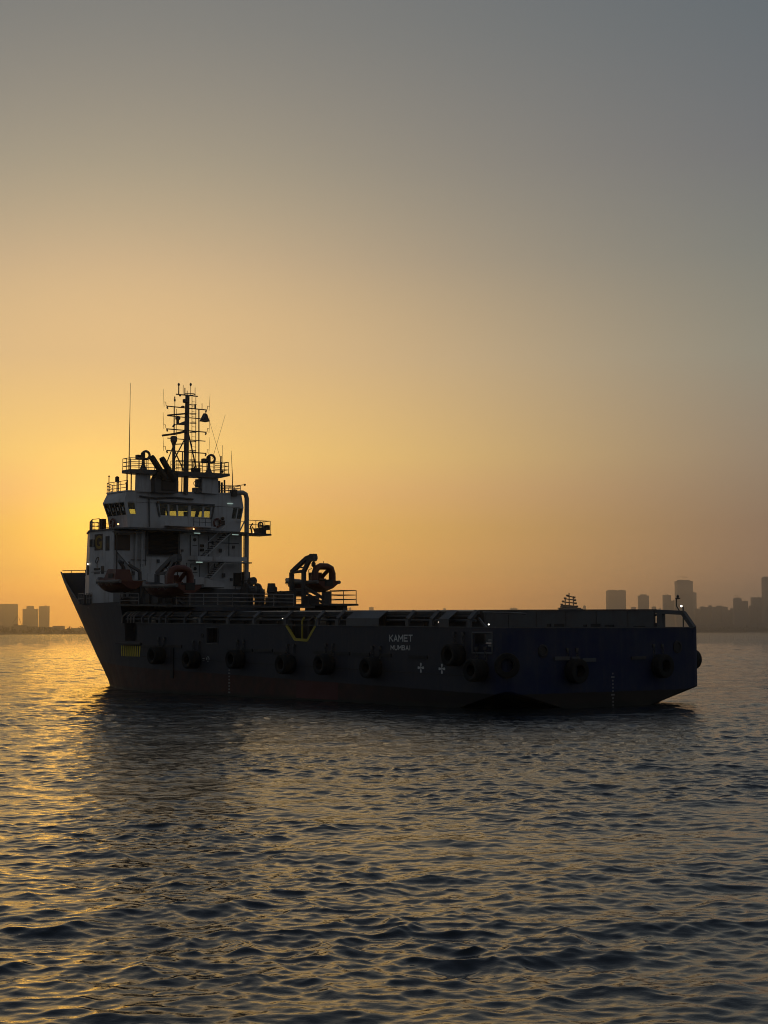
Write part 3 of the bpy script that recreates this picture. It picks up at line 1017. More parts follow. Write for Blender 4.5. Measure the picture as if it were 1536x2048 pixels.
def door(y0, y1, z0, z1, nm='weathertight_door'):
    d = part(nm, MB().box(44.13, 44.198, y1, y0, z0, z1), M_WHITE)
    yc = (y0 + y1) / 2
    part('door_frame', MB().tube([(44.12, y0 + .03, z0), (44.12, y0 + .03, z1 + .03), (44.12, y1 - .03, z1 + .03), (44.12, y1 - .03, z0)], 0.03, 6), M_GREY, d)
    part('porthole', MB().lathe((44.13, yc, z1 - 0.32), (-1, 0, 0), [(0.14, 0), (0.14, 0.03), (0.1, 0.03)], 14), M_BLACK, d)
    part('door_handle', MB().tube([(44.1, yc - 0.2, (z0 + z1) / 2), (44.1, yc + 0.2, (z0 + z1) / 2)], 0.02, 5), M_STEEL, d)
    return d


door(-0.95, -1.62, 9.85, 11.38)
door(-0.98, -1.68, 7.95, 9.18)
for z in (10.62, 10.3):
    part('junction_box', MB().box(44.08, 44.198, -2.1, -1.8, z - 0.1, z + 0.1), M_BLACK)
part('vent_grille', MB().box(44.1, 44.198, -5.5, -4.85, 7.6, 8.62), M_BLACK)

# cable runs, boxes and brackets on the after wall
rq = random.Random(21)
for y, z0, z1 in ((2.95, 9.0, 11.5), (0.02, 8.9, 11.5), (-0.6, 7.5, 9.3), (-2.55, 8.5, 11.4), (-3.1, 8.9, 9.3), (-4.4, 9.9, 11.4), (4.1, 7.4, 9.0), (-5.0, 7.2, 7.6)):
    part('cable_run', MB().tube([(44.15, y, z0), (44.15, y, z1)], 0.028, 5), M_GREY)
for y0, y1, z in ((2.95, -0.3, 11.72 - 0.2), (-2.6, -5.3, 10.9), (4.2, 2.9, 9.4), (-0.7, -2.0, 9.5)):
    part('cable_run', MB().tube([(44.14, y0, z), (44.14, y1, z)], 0.028, 5), M_GREY)
for y, z, a in ((-2.9, 10.9, 0.14), (-3.6, 10.3, 0.2), (-4.8, 10.6, 0.16), (1.9, 9.35, 0.18), (3.3, 9.0, 0.15), (-0.2, 10.2, 0.12), (4.0, 8.4, 0.2), (-3.9, 8.4, 0.22), (-4.6, 8.1, 0.16)):
    part('wall_box', MB().box(44.04, 44.19, y - a / 2, y + a / 2, z - a * 0.7, z + a * 0.7), M_GREY)

# stairs and landing on the after side
part('stair_landing', MB().box(42.9, 44.0, -5.2, -0.76, 9.36, 9.42).prism([(42.9, -0.76, 9.42), (42.9, -5.2, 9.46), (42.9, -5.2, 9.78), (42.9, -0.76, 9.74)], (-0.04, 0, 0)), M_WHITE)


def stairs(p, q, n, wdt=0.7):
    p, q = Vector(p), Vector(q)
    s_ = part('outside_stair', MB().beam(p + Vector((-wdt / 2, 0, 0)), q + Vector((-wdt / 2, 0, 0)), 0.05, 0.2, (1, 0, 0)).beam(p + Vector((wdt / 2, 0, 0)), q + Vector((wdt / 2, 0, 0)), 0.05, 0.2, (1, 0, 0)), M_WHITE)
    for k in range(n):
        a = p.lerp(q, (k + 0.5) / n)
        part('step', MB().box(a.x - wdt / 2 + 0.03, a.x + wdt / 2 - 0.03, a.y - 0.13, a.y + 0.13, a.z + 0.02, a.z + 0.06), M_STEEL, s_)
    part('handrail', MB().tube([p + Vector((-wdt / 2, 0, 0.9)), q + Vector((-wdt / 2, 0, 0.9))], 0.025, 5), M_WHITE, s_)


stairs((43.35, -1.5, 9.74), (43.35, -3.85, 11.66), 11)
stairs((43.35, -1.95, 8.05), (43.35, -3.3, 9.36), 8)
part('after_walkway', MB().box(42.85, 43.398, -5.2, -3.7, 11.56, 11.7), M_STEEL)
part('awning_ledge', MB().box(42.7, 43.38, -2.3, 1.85, 11.92, 12.0), M_WHITE)
# white bulwark screen of the lower walkway
part('walkway_screen', MB().prism([(41.0, 4.6, 8.30), (41.0, 1.4, 8.12), (41.0, 1.4, 7.42), (41.0, 4.6, 7.62)], (0.08, 0, 0)), M_WHITE)
part('walkway_screen', MB().prism([(41.0, 1.36, 8.14), (41.0, -0.1, 8.10), (41.0, -2.0, 7.62), (41.0, -2.0, 7.38), (41.0, 1.36, 7.38)], (0.08, 0, 0)), M_WHITE)
part('screen_locker', MB().box(40.88, 40.995, 0.65, 1.15, 7.55, 7.95), M_GREY)
part('walkway_floor', MB().box(41.09, 44.19, -2.0, 4.6, 7.32, 7.40), M_DECK)
part('fluorescent_lamp', MB().box(43.4, 43.5, -1.32, -0.82, 11.49, 11.54), M_TUBE)
part('fluorescent_lamp', MB().box(43.4, 43.5, -4.78, -4.24, 11.49, 11.54), M_TUBE)
part('fluorescent_lamp', MB().box(43.1, 43.2, -1.35, -0.83, 9.28, 9.335), M_TUBE)
part('fluorescent_lamp', MB().box(43.3, 43.38, -4.2, -3.72, 13.86, 13.9), M_TUBE)
part('deck_light', MB().ball((43.1, -0.55, 11.79), 0.06, 8), M_WARM)
part('deck_light', MB().ball((43.6, 5.6, 11.95), 0.07, 8), M_WARM)

# ---- wheelhouse: rings of plan points, sills at 12.55, window heads at 13.55
def ring_pts(grow):
    g = grow
    return [(43.4, 5.0 + g * 0.55), (46.2, 5.05 + g), (47.9, 3.7 + g * 0.8), (48.6 + g * 0.9, 1.8), (48.6 + g * 0.9, -1.8), (47.9, -3.7 - g * 0.8), (46.2, -5.05 - g), (43.4, -5.0 - g * 0.55)]


RB = [(x, y, 11.72) for x, y in ring_pts(-0.15)]
R1 = [(x, y, 12.60) for x, y in ring_pts(0.0)]
R2 = [(x, y, 13.62) for x, y in ring_pts(0.42)]
zr = lambda y: 14.5 - 0.028 * y
R3 = [(x, y, zr(y) - 0.02) for x, y in ring_pts(0.05)]
wh = part('wheelhouse', MB(), M_WHITE)
wallm = MB()


def lerp3(a, b, t):
    return tuple(a[i] + (b[i] - a[i]) * t for i in range(3))


def quad_pt(q, u, v):
    return lerp3(lerp3(q[0], q[1], u), lerp3(q[3], q[2], u), v)


def slab(mb, q, u0, u1, v0, v1, th):
    p = [Vector(quad_pt(q, u, v)) for u, v in ((u0, v0), (u1, v0), (u1, v1), (u0, v1))]
    nrm = (Vector(q[1]) - Vector(q[0])).cross(Vector(q[3]) - Vector(q[0])).normalized()
    mb.prism(p, nrm * th)


def window_wall(q, wins, v0=0.06, v1=0.94, th=0.08, glass=True):
    """quad q = bottom-left, bottom-right, top-right, top-left; wins = [(u0, u1)]"""
    slab(wallm, q, 0, 1, 0, v0, th)
    slab(wallm, q, 0, 1, v1, 1, th)
    u = 0.0
    for a, b in wins:
        slab(wallm, q, u, a, v0, v1, th)
        if glass:
            g = MB()
            slab(g, q, a, b, v0, v1, 0.012)
            part('window_pane', g, M_GLASS, wh)
        u = b
    slab(wallm, q, u, 1, v0, v1, th)


for i in range(7):
    j = i + 1
    slab(wallm, (RB[i], RB[j], R1[j], R1[i]), 0, 1, 0, 1, 0.08)
    slab(wallm, (R2[i], R2[j], R3[j], R3[i]), 0, 1, 0, 1, 0.08)
    nwin = {0: 4, 1: 1, 2: 1, 3: 4, 4: 1, 5: 1, 6: 3}[i]
    wins = [(0.03 + 0.95 * k / nwin, 0.03 + 0.95 * (k + 0.91) / nwin) for k in range(nwin)]
    window_wall((R1[i], R1[j], R2[j], R2[i]), wins)
# after wall: starboard wing panes, central bank and a port door, blank between
qa = (R1[7], R1[0], R2[0], R2[7])
ya, yb = R1[7][1], R1[0][1]
ua = lambda y: (y - ya) / (yb - ya)
slab(wallm, (RB[7], RB[0], R1[0], R1[7]), 0, 1, 0, 1, 0.08)
slab(wallm, (R2[7], R2[0], R3[0], R3[7]), 0, 1, 0, 1, 0.08)
after = [(-4.93, -4.56), (-4.46, -4.1), (-2.15, -1.62), (-1.45, -0.48), (-0.2, 0.62), (0.75, 1.35), (1.5, 2.15), (4.2, 4.75)]
window_wall(qa, [(ua(a), ua(b)) for a, b in after], 0.14, 0.95)
wh.data = mesh_of('wheelhouse', wallm, M_WHITE)
part('wheelhouse_floor', plan_prism([(x, y) for x, y in ring_pts(-0.4)], 11.73, 11.78), M_DECK, wh)
roofp = [(x, y) for x, y in ring_pts(0.12)]
n = len(roofp)
part('wheelhouse_roof', MB().add([(x, y, zr(y)) for x, y in roofp] + [(x, y, zr(y) + 0.1) for x, y in roofp], [tuple(range(n - 1, -1, -1)), tuple(range(n, 2 * n))] + [(i, (i + 1) % n, n + (i + 1) % n, n + i) for i in range(n)]), M_WHITE)
part('ceiling_panel', plan_prism([(x, y) for x, y in ring_pts(-0.25)], 13.60, 13.64), M_BROWN, wh)
part('chart_console', MB().box(44.4, 45.2, 0.9, 3.6, 11.78, 12.75).box(44.6, 45.0, 1.0, 1.7, 12.75, 13.5), M_BLACK, wh)
part('steering_console', MB().box(46.6, 47.4, -2.2, 2.2, 11.78, 12.7), M_BLACK, wh)
part('bridge_chair', MB().box(44.6, 45.1, -1.0, -0.6, 11.78, 12.85).box(44.55, 44.65, -1.0, -0.6, 12.85, 13.2), M_BLACK, wh)
part('bank_surround', MB().box(43.22, 43.398, -2.5, 2.5, 13.63, 13.76).prism([(43.3, 2.45, 13.63), (43.3, 2.2, 12.62), (43.3, 2.32, 12.62), (43.3, 2.57, 13.63)], (0.09, 0, 0)).prism([(43.3, -2.45, 13.63), (43.3, -2.2, 12.62), (43.3, -2.32, 12.62), (43.3, -2.57, 13.63)], (0.09, 0, 0)), M_GREY)
part('after_balcony_rail', MB().railing([(42.75, -0.3, 12.0), (42.75, -1.9, 12.0)], 0.6, 2, 0.5, 0.02), M_GREY)
part('cable_tray', MB().tube([(43.3, 4.0, 14.05), (43.3, 2.6, 13.95), (43.28, 1.0, 14.1), (43.28, -0.6, 14.05)], 0.07, 6).tube([(43.3, 3.2, 13.9), (43.3, 3.15, 11.8)], 0.05, 6), M_GREY)
part('wing_brace', MB().beam((43.3, -4.55, 12.55), (43.3, -5.3, 12.58), 0.05, 0.05).beam((43.35, -5.3, 12.6), (43.4, -4.86, 11.75), 0.08, 0.08), M_WHITE)
part('after_box', MB().box(43.2, 43.398, -3.4, -2.95, 12.2, 12.55).ball((43.2, -3.2, 12.7), 0.14), M_BROWN)

# roof rails
part('roof_railing', MB().railing([(43.5, 4.9, 14.45), (46.2, 5.1, 14.42), (47.9, 3.7, 14.45)], 0.75, 3, 0.9, 0.026), M_RAIL)
part('roof_railing', MB().railing([(43.5, -3.0, 14.65), (43.5, -5.0, 14.7), (46.2, -5.1, 14.7)], 0.6, 3, 0.8, 0.026), M_RAIL)
part('roof_signal_lamp', MB().lathe((45.6, 4.6, 15.25), (0, 0, 1), [(0.05, -0.7), (0.05, 0), (0.16, 0.02), (0.16, 0.35), (0.05, 0.42)], 10), M_BLACK)
for x, y, h in ((46.3, 4.9, 1.2), (45.2, 4.7, 0.7), (44.6, 4.4, 0.6)):
    part('roof_antenna', MB().tube([(x, y, 14.5), (x, y, 14.5 + h)], 0.035, 5).ball((x, y, 14.5 + h), 0.07, 6), M_BLACK)

# ---- funnel casings, upper platform, exhausts
part('funnel_casing', MB().add([(43.15, 3.1, 14.4), (43.15, 4.15, 14.38), (43.75, 4.15, 14.38), (43.75, 3.1, 14.4), (43.15, 3.2, 15.72), (43.15, 4.12, 15.70), (43.75, 4.12, 15.70), (43.75, 3.2, 15.72)],
     [(0, 3, 2, 1), (4, 5, 6, 7), (0, 1, 5, 4), (1, 2, 6, 5), (2, 3, 7, 6), (3, 0, 4, 7)]), M_WHITE)
part('funnel_casing', MB().box(43.1, 43.7, -2.72, -1.3, 14.55, 15.72), M_WHITE)
part('funnel_base', MB().prism([(42.7, 3.05, 14.35), (42.7, 1.05, 14.4), (42.7, 1.05, 15.3), (42.7, 1.3, 15.62), (42.7, 2.9, 15.62), (42.7, 3.05, 15.3)], (0.7, 0, 0)), M_GREY)
part('exhaust_housing', MB().prism([(42.55, 3.0, 15.35), (42.55, 1.2, 15.3), (42.55, 1.15, 15.9), (42.55, 1.7, 16.12), (42.55, 2.7, 16.1), (42.55, 3.0, 15.8)], (0.6, 0, 0)), M_SOOT)
part('funnel_louver', MB().box(42.62, 42.698, 1.3, 2.5, 14.55, 15.25), M_BLACK)
up = part('upper_platform', MB().add([(42.7, 5.15, 15.72), (42.7, 4.3, 15.68), (42.7, -2.7, 15.73), (42.7, -3.5, 15.93), (43.95, 5.15, 15.72), (43.95, 4.3, 15.68), (43.95, -2.7, 15.73), (43.95, -3.5, 15.93),
     (42.7, 5.15, 15.95), (42.7, 4.3, 15.99), (42.7, -2.7, 16.1), (42.7, -3.5, 16.12), (43.95, 5.15, 15.95), (43.95, 4.3, 15.99), (43.95, -2.7, 16.1), (43.95, -3.5, 16.12)],
     [(0, 1, 5, 4), (1, 2, 6, 5), (2, 3, 7, 6), (8, 12, 13, 9), (9, 13, 14, 10), (10, 14, 15, 11), (0, 8, 9, 1), (1, 9, 10, 2), (2, 10, 11, 3), (4, 5, 13, 12), (5, 6, 14, 13), (6, 7, 15, 14), (0, 4, 12, 8), (3, 11, 15, 7)]), M_GREY)
part('platform_railing', MB().railing([(43.9, 2.4, 16.02), (43.9, 5.1, 15.95), (42.8, 5.1, 15.95), (42.8, 3.6, 16.0)], 0.85, 3, 0.65, 0.026), M_RAIL, up)
part('platform_railing', MB().railing([(42.8, 1.2, 16.04), (42.8, -1.1, 16.08)], 0.8, 3, 0.8, 0.026), M_STEEL, up)
part('platform_railing', MB().railing([(42.8, -2.2, 16.1), (42.8, -3.45, 16.12), (43.9, -3.45, 16.12), (43.9, 1.0, 16.05)], 0.85, 3, 0.65, 0.026), M_STEEL, up)
for y in (4.9, 4.55):
    part('platform_strut', MB().tube([(43.6, y, 14.4), (43.6, y, 15.72)], 0.05, 6), M_STEEL, up)
for y0, y1, z0, z1 in ((3.55, 2.25, 16.98, 15.35), (2.68, 1.5, 16.93, 15.3)):
    ex = part('exhaust_pipe', MB().tube([(42.5, y1, z1), (42.5, y1 + (y0 - y1) * 0.5, (z0 + z1) / 2), (42.5, y0 - 0.12, z0 - 0.13), (42.5, y0 - 0.03, z0 + 0.0)], [0.23, 0.23, 0.23, 0.19], 14), M_SOOT, None, True)


def fire_monitor(x, y, z, scale=1.0):
    p = part('fire_monitor', MB().lathe((x, y, z), (0, 0, 1), [(0.34, 0), (0.24, 0.12), (0.13, 0.4), (0.11, 0.78), (0.14, 0.8), (0.14, 0.9)], 14), M_STEEL, None, True)
    part('ring_pipe', MB().ring((x, y - 0.22, z + 1.12), (0.75, -0.1, 0.0), 0.29, 0.095, 22, 8), M_STEEL, p, True)
    part('nozzle', MB().tube([(x, y, z + 0.86), (x, y + 0.22, z + 0.95), (x, y + 0.3, z + 1.0)], 0.12, 8).box(x - 0.2, x + 0.2, y + 0.28, y + 0.56, z + 0.76, z + 1.1), M_BLACK, p)
    part('gear_box', MB().lathe((x, y + 0.03, z + 0.85), (0, 0, 1), [(0.17, 0), (0.17, 0.4), (0.1, 0.48)], 10), M_BLACK, p)


fire_monitor(43.2, 3.78, 15.99)
fire_monitor(43.2, -1.92, 16.08)
part('lifebuoy_light', MB().ball((42.6, -2.75, 16.22), 0.12, 8), M_BLACK)

# ---- mast
mast = part('signal_mast', MB().tube([(43.3, 0.05, 14.4), (43.3, 0.03, 16.5), (43.3, 0.0, 19.3), (43.3, -0.05, 21.9)], [0.19, 0.20, 0.19, 0.165], 12), M_MAST, None, True)


def yard(z, y0=1.72, y1=-1.72, r=0.042, lamps=True):
    o = part('yard', MB().tube([(43.3, y0, z), (43.3, y1, z)], r, 6), M_MAST, mast)
    if lamps:
        for y, s_ in ((y0, 1), (y1, -1)):
            part('yard_lamp', MB().lathe((43.3, y - s_ * 0.05, z - 0.2), (0, 0.35 * s_, 1), [(0.06, 0), (0.06, 0.16), (0.03, 0.2)], 8), M_MAST, mast)
            part('whip_antenna', MB().tube([(43.3, y, z), (43.3, y + s_ * 0.1, z + 0.06), (43.3, y + s_ * 0.12, z + 0.3), (43.3, y + s_ * 0.30, z + 0.28)], 0.022, 5)
                 .tube([(43.3, y + s_ * 0.26, z - 0.05), (43.3, y + s_ * 0.34, z + 1.25)], [0.018, 0.009], 4), M_MAST, mast)


yard(20.93)
yard(20.21, 1.66, -1.68, 0.035, False)
yard(19.22)
yard(18.53, 1.68, -1.66, 0.035, False)
yard(17.6)
yard(21.9, 0.95, -0.95, 0.045, False)
top = MB()
for y, h, r in ((0.72, 0.62, 0.045), (0.33, 0.75, 0.02), (0.18, 0.55, 0.04), (-0.02, 0.35, 0.03), (-0.33, 0.72, 0.022), (-0.72, 0.65, 0.022)):
    top.tube([(43.3, y, 21.9), (43.3, y, 21.9 + h)], r, 6)
for y, z in ((0.72, 22.62), (-0.33, 22.72)):
    top.lathe((43.3, y, z), (0, 0, 1), [(0.02, -0.12), (0.09, 0), (0.09, 0.08), (0.02, 0.16)], 8)
top.ring((43.3, -0.25, 22.0), (0, 0, 1), 0.42, 0.03, 16, 5).ball((43.3, 0.6, 21.84), 0.09, 6).lathe((43.3, 0.12, 21.3), (0, 0, 1), [(0.12, 0), (0.22, 0.05), (0.22, 0.28), (0.1, 0.3)], 10)
part('masthead_fittings', top, M_MAST, mast)
part('mast_lamp', MB().tube([(43.3, 1.05, 20.93), (43.3, 1.05, 21.35)], 0.025, 5).lathe((43.3, 1.06, 21.35), (0, 0, 1), [(0.07, 0), (0.07, 0.15), (0.045, 0.18), (0.045, 0.36)], 8), M_MAST, mast)
part('mast_lamp', MB().lathe((43.3, 0.35, 20.94), (0, 0, 1), [(0.14, 0.04), (0.14, 0.1), (0.04, 0.14)], 8).lathe((43.3, -0.72, 20.94), (0, 0, 1), [(0.05, 0), (0.05, 0.3)], 8).tube([(43.3, -1.35, 20.9), (43.3, -1.35, 21.4)], 0.025, 5), M_MAST, mast)
part('mast_horn', MB().add([(43.15, -1.55, 20.66), (43.45, -1.55, 20.66), (43.15, -1.72, 20.6), (43.45, -1.72, 20.6), (43.0, -1.3, 20.05), (43.6, -1.3, 20.05), (43.0, -1.85, 20.02), (43.6, -1.85, 20.02)],
     [(0, 1, 3, 2), (4, 6, 7, 5), (0, 4, 5, 1), (2, 3, 7, 6), (0, 2, 6, 4), (1, 5, 7, 3)]), M_BLACK, mast)
part('mast_ladder', MB().ladder((43.1, -0.52, 16.1), (43.1, -0.5, 21.8), (0, 1, 0), 0.34, 0.025, 0.36), M_MAST, mast)
lh = MB()
for z in (21.2, 20.5, 19.8, 19.1, 18.4, 17.7, 17.0):
    lh.ring((43.1, -0.42, z), (0, 0, 1), 0.26, 0.025, 10, 4)
part('ladder_hoop', lh, M_MAST, mast)
part('mast_stay', MB().tube([(43.3, -1.07, 20.9), (43.3, -1.1, 16.1)], 0.05, 6), M_MAST, mast)
part('mast_stay', MB().tube([(43.3, -0.78, 20.6), (43.3, -0.8, 17.4)], 0.018, 4).tube([(43.3, 0.9, 20.8), (43.3, 0.9, 18.6)], 0.018, 4), M_MAST, mast)
part('mast_stay', MB().tube([(43.3, 1.1, 20.9), (43.3, 1.1, 18.8)], 0.045, 6), M_MAST, mast)
part('mast_leg', MB().tube([(43.3, -0.1, 19.2), (43.3, -0.95, 16.1)], 0.055, 6), M_MAST, mast)
part('mast_leg', MB().tube([(43.3, 0.2, 18.5), (43.3, 1.1, 16.9), (43.3, 1.15, 16.1)], 0.05, 6).tube([(43.3, 1.2, 17.9), (43.3, 0.2, 16.1)], 0.05, 6).tube([(43.3, 1.15, 18.0), (43.3, 1.75, 16.6)], 0.04, 6)
     .tube([(43.3, 1.1, 18.1), (43.3, 0.2, 18.2)], 0.04, 6).tube([(43.3, 0.35, 17.6), (43.3, 0.4, 14.5)], 0.045, 6).tube([(43.3, 0.75, 15.8), (43.3, 0.75, 14.5)], 0.04, 6), M_MAST, mast)
post = part('radar_post', MB().tube([(43.3, 1.12, 14.6), (43.3, 1.12, 18.0)], 0.12, 8).lathe((43.3, 1.12, 18.0), (0, 0, 1), [(0.12, 0), (0.2, 0.25), (0.26, 0.35), (0.26, 0.65), (0.16, 0.72)], 12), M_MAST, mast)
r1 = MB().beam((43.35, 2.08, 18.70), (43.2, 1.1, 18.88), 0.22, 0.14).beam((43.2, 1.1, 18.88), (43.05, 0.12, 19.14), 0.22, 0.17)
part('radar_scanner', r1, M_BLACK, mast)
part('radar_bracket', MB().prism([(43.18, 0.1, 19.62), (43.18, 1.05, 19.6), (43.18, 0.75, 19.68), (43.18, 0.1, 19.95)], (0.24, 0, 0)).lathe((43.3, 0.78, 19.66), (0, 0, 1), [(0.1, 0), (0.1, 0.3), (0.2, 0.36), (0.2, 0.52), (0.12, 0.6)], 10)
     .beam((43.3, 1.04, 19.62), (43.3, 1.2, 19.42), 0.16, 0.1), M_MAST, mast)
part('radar_scanner', MB().beam((43.4, 1.62, 20.26), (43.2, 0.05, 20.50), 0.16, 0.11), M_BLACK, mast)
part('aerial_loading_box', MB().box(42.9, 43.3, -1.0, -0.4, 16.1, 16.4).tube([(43.1, -0.4, 16.2), (43.1, -0.7, 16.6)], 0.05, 6), M_BLACK)

# tall whips and slanted wires
part('tall_whip', MB().tube([(44.0, 4.52, 15.9), (44.0, 4.5, 18.5), (44.0, 4.46, 22.5)], [0.05, 0.03, 0.014], 6), M_MAST)
part('tall_whip', MB().tube([(44.0, -2.75, 17.3), (44.0, -3.9, 20.8)], [0.016, 0.01], 5), M_MAST)
part('tall_whip', MB().tube([(44.0, -2.4, 20.4), (44.0, -3.43, 17.5)], [0.01, 0.014], 5), M_MAST)
part('whip_post', MB().tube([(43.8, -3.35, 16.1), (43.8, -3.4, 17.55)], 0.06, 6).tube([(43.8, -3.55, 17.0), (43.8, -3.55, 18.4)], 0.015, 5), M_MAST)
part('tall_whip', MB().tube([(43.6, -4.35, 14.7), (43.6, -4.32, 16.1), (43.6, -4.2, 18.0)], [0.045, 0.03, 0.012], 6), M_MAST)
part('roof_boom', MB().tube([(43.5, -3.6, 15.15), (43.5, -5.35, 15.42)], 0.03, 6).ball((43.5, -5.4, 15.42), 0.09, 6), M_MAST)
part('roof_vents', MB().tube([(43.6, -3.1, 14.7), (43.6, -3.1, 15.6)], 0.1, 8).tube([(43.6, -3.35, 14.7), (43.6, -3.35, 15.5)], 0.09, 8).tube([(43.6, -3.6, 14.7), (43.6, -3.6, 15.7)], 0.07, 8), M_STEEL)
part('roof_fan_unit', MB().box(43.2, 43.7, -1.3, -0.75, 14.55, 14.95).ring((43.2, -0.75, 15.25), (1, 0, 0), 0.16, 0.03, 14, 5).box(43.3, 43.6, -1.3, -0.95, 15.0, 15.6), M_GREY)

# starboard side pipe with elbow
part('vent_downpipe', MB().tube([(43.3, -4.1, 14.72), (43.3, -5.1, 14.78), (43.35, -5.38, 14.68), (43.4, -5.52, 14.35), (43.45, -5.55, 12.0), (43.45, -5.55, 7.0)], 0.18, 14), M_PIPE, None, True)
part('downpipe_flange', MB().box(43.1, 43.6, -4.45, -4.05, 14.45, 14.95), M_STEEL)
part('side_ladder', MB().ladder((44.1, -5.85, 6.2), (44.1, -5.85, 11.6), (1, 0, 0), 0.4, 0.025, 0.35), M_STEEL)
part('side_ledge', MB().box(43.8, 44.6, -6.3, -5.63, 9.36, 9.45).box(43.9, 44.5, -6.2, -5.63, 7.4, 8.7), M_STEEL)
# starboard wing platform with searchlight
wp = part('wing_platform', MB().box(44.2, 45.9, -8.4, -5.5, 11.62, 11.76), M_STEEL)
part('platform_railing', MB().railing([(44.3, -6.3, 11.76), (44.3, -8.35, 11.76), (45.8, -8.35, 11.76)], 1.0, 3, 0.8, 0.026), M_STEEL, wp)
part('hose_box', MB().box(44.5, 45.2, -8.1, -7.4, 11.76, 12.2).box(44.5, 45.2, -8.45, -8.1, 12.1, 12.4), M_BLACK, wp)
part('hand_wheel', MB().ring((44.7, -7.7, 12.42), (1, 0.2, 0), 0.26, 0.06, 18, 6).tube([(44.7, -7.7, 12.2), (44.7, -7.7, 12.66)], 0.03, 5).tube([(44.7, -7.45, 12.42), (44.7, -7.95, 12.42)], 0.03, 5), M_STEEL, wp)
part('wheel_stand', MB().tube([(44.7, -6.9, 11.76), (44.7, -6.75, 12.3), (44.7, -6.95, 12.55)], 0.06, 6).tube([(44.7, -7.3, 11.76), (44.7, -6.9, 12.3)], 0.04, 6), M_STEEL, wp)
part('platform_lamp', MB().ball((44.8, -7.1, 11.86), 0.05, 8), M_WARM)


# ---- davits and boats
def davit(y, dx, dz):
    f = lambda x, z: (x + dx, y, z + dz)
    d = part('boat_davit', MB().path([f(38.15, 6.07), f(38.2, 8.5), f(37.45, 8.9), f(36.25, 9.5), f(35.55, 9.6)], 0.3, 0.26, (0, 1, 0)).path([f(36.65, 6.07), f(36.65, 8.5), f(36.2, 9.05), f(35.7, 9.55)], 0.3, 0.24, (0, 1, 0)), M_GREY)
    part('davit_tie', MB().beam(f(38.2, 8.5), f(36.6, 8.55), 0.22, 0.2).beam(f(37.4, 8.85), f(36.3, 8.8), 0.12, 0.1), M_GREY, d)
    part('davit_head', MB().box(35.2 + dx, 35.75 + dx, y - 0.16, y + 0.16, 9.28 + dz, 9.78 + dz).lathe(f(35.45, 9.5), (0, 1, 0), [(0.28, -0.2), (0.28, 0.2)], 12), M_GREY, d)
    part('davit_fall', MB().tube([f(35.42, 9.3), f(35.42, 8.85), f(35.46, 8.3)], 0.035, 6).lathe(f(35.42, 9.0), (0, 0, 1), [(0.05, -0.2), (0.16, -0.1), (0.16, 0.1), (0.05, 0.25)], 8), M_BLACK, d)
    part('davit_cradle', MB().beam(f(36.5, 7.35), f(33.8, 6.35), 0.14, 0.2).beam(f(36.3, 6.9), f(34.4, 6.2), 0.1, 0.14).box(33.6 + dx, 34.0 + dx, y - 0.3, y + 0.3, 6.07 + dz, 6.95 + dz).box(35.3 + dx, 36.2 + dx, y - 0.4, y + 0.4, 6.07 + dz, 6.7 + dz), M_STEEL, d)
    part('davit_winch', MB().lathe(f(37.4, 7.0), (0, 1, 0), [(0.3, -0.3), (0.3, 0.3)], 12), M_STEEL, d)


davit(-6.1, 0, 0)
davit(5.5, 0.0, -0.35)


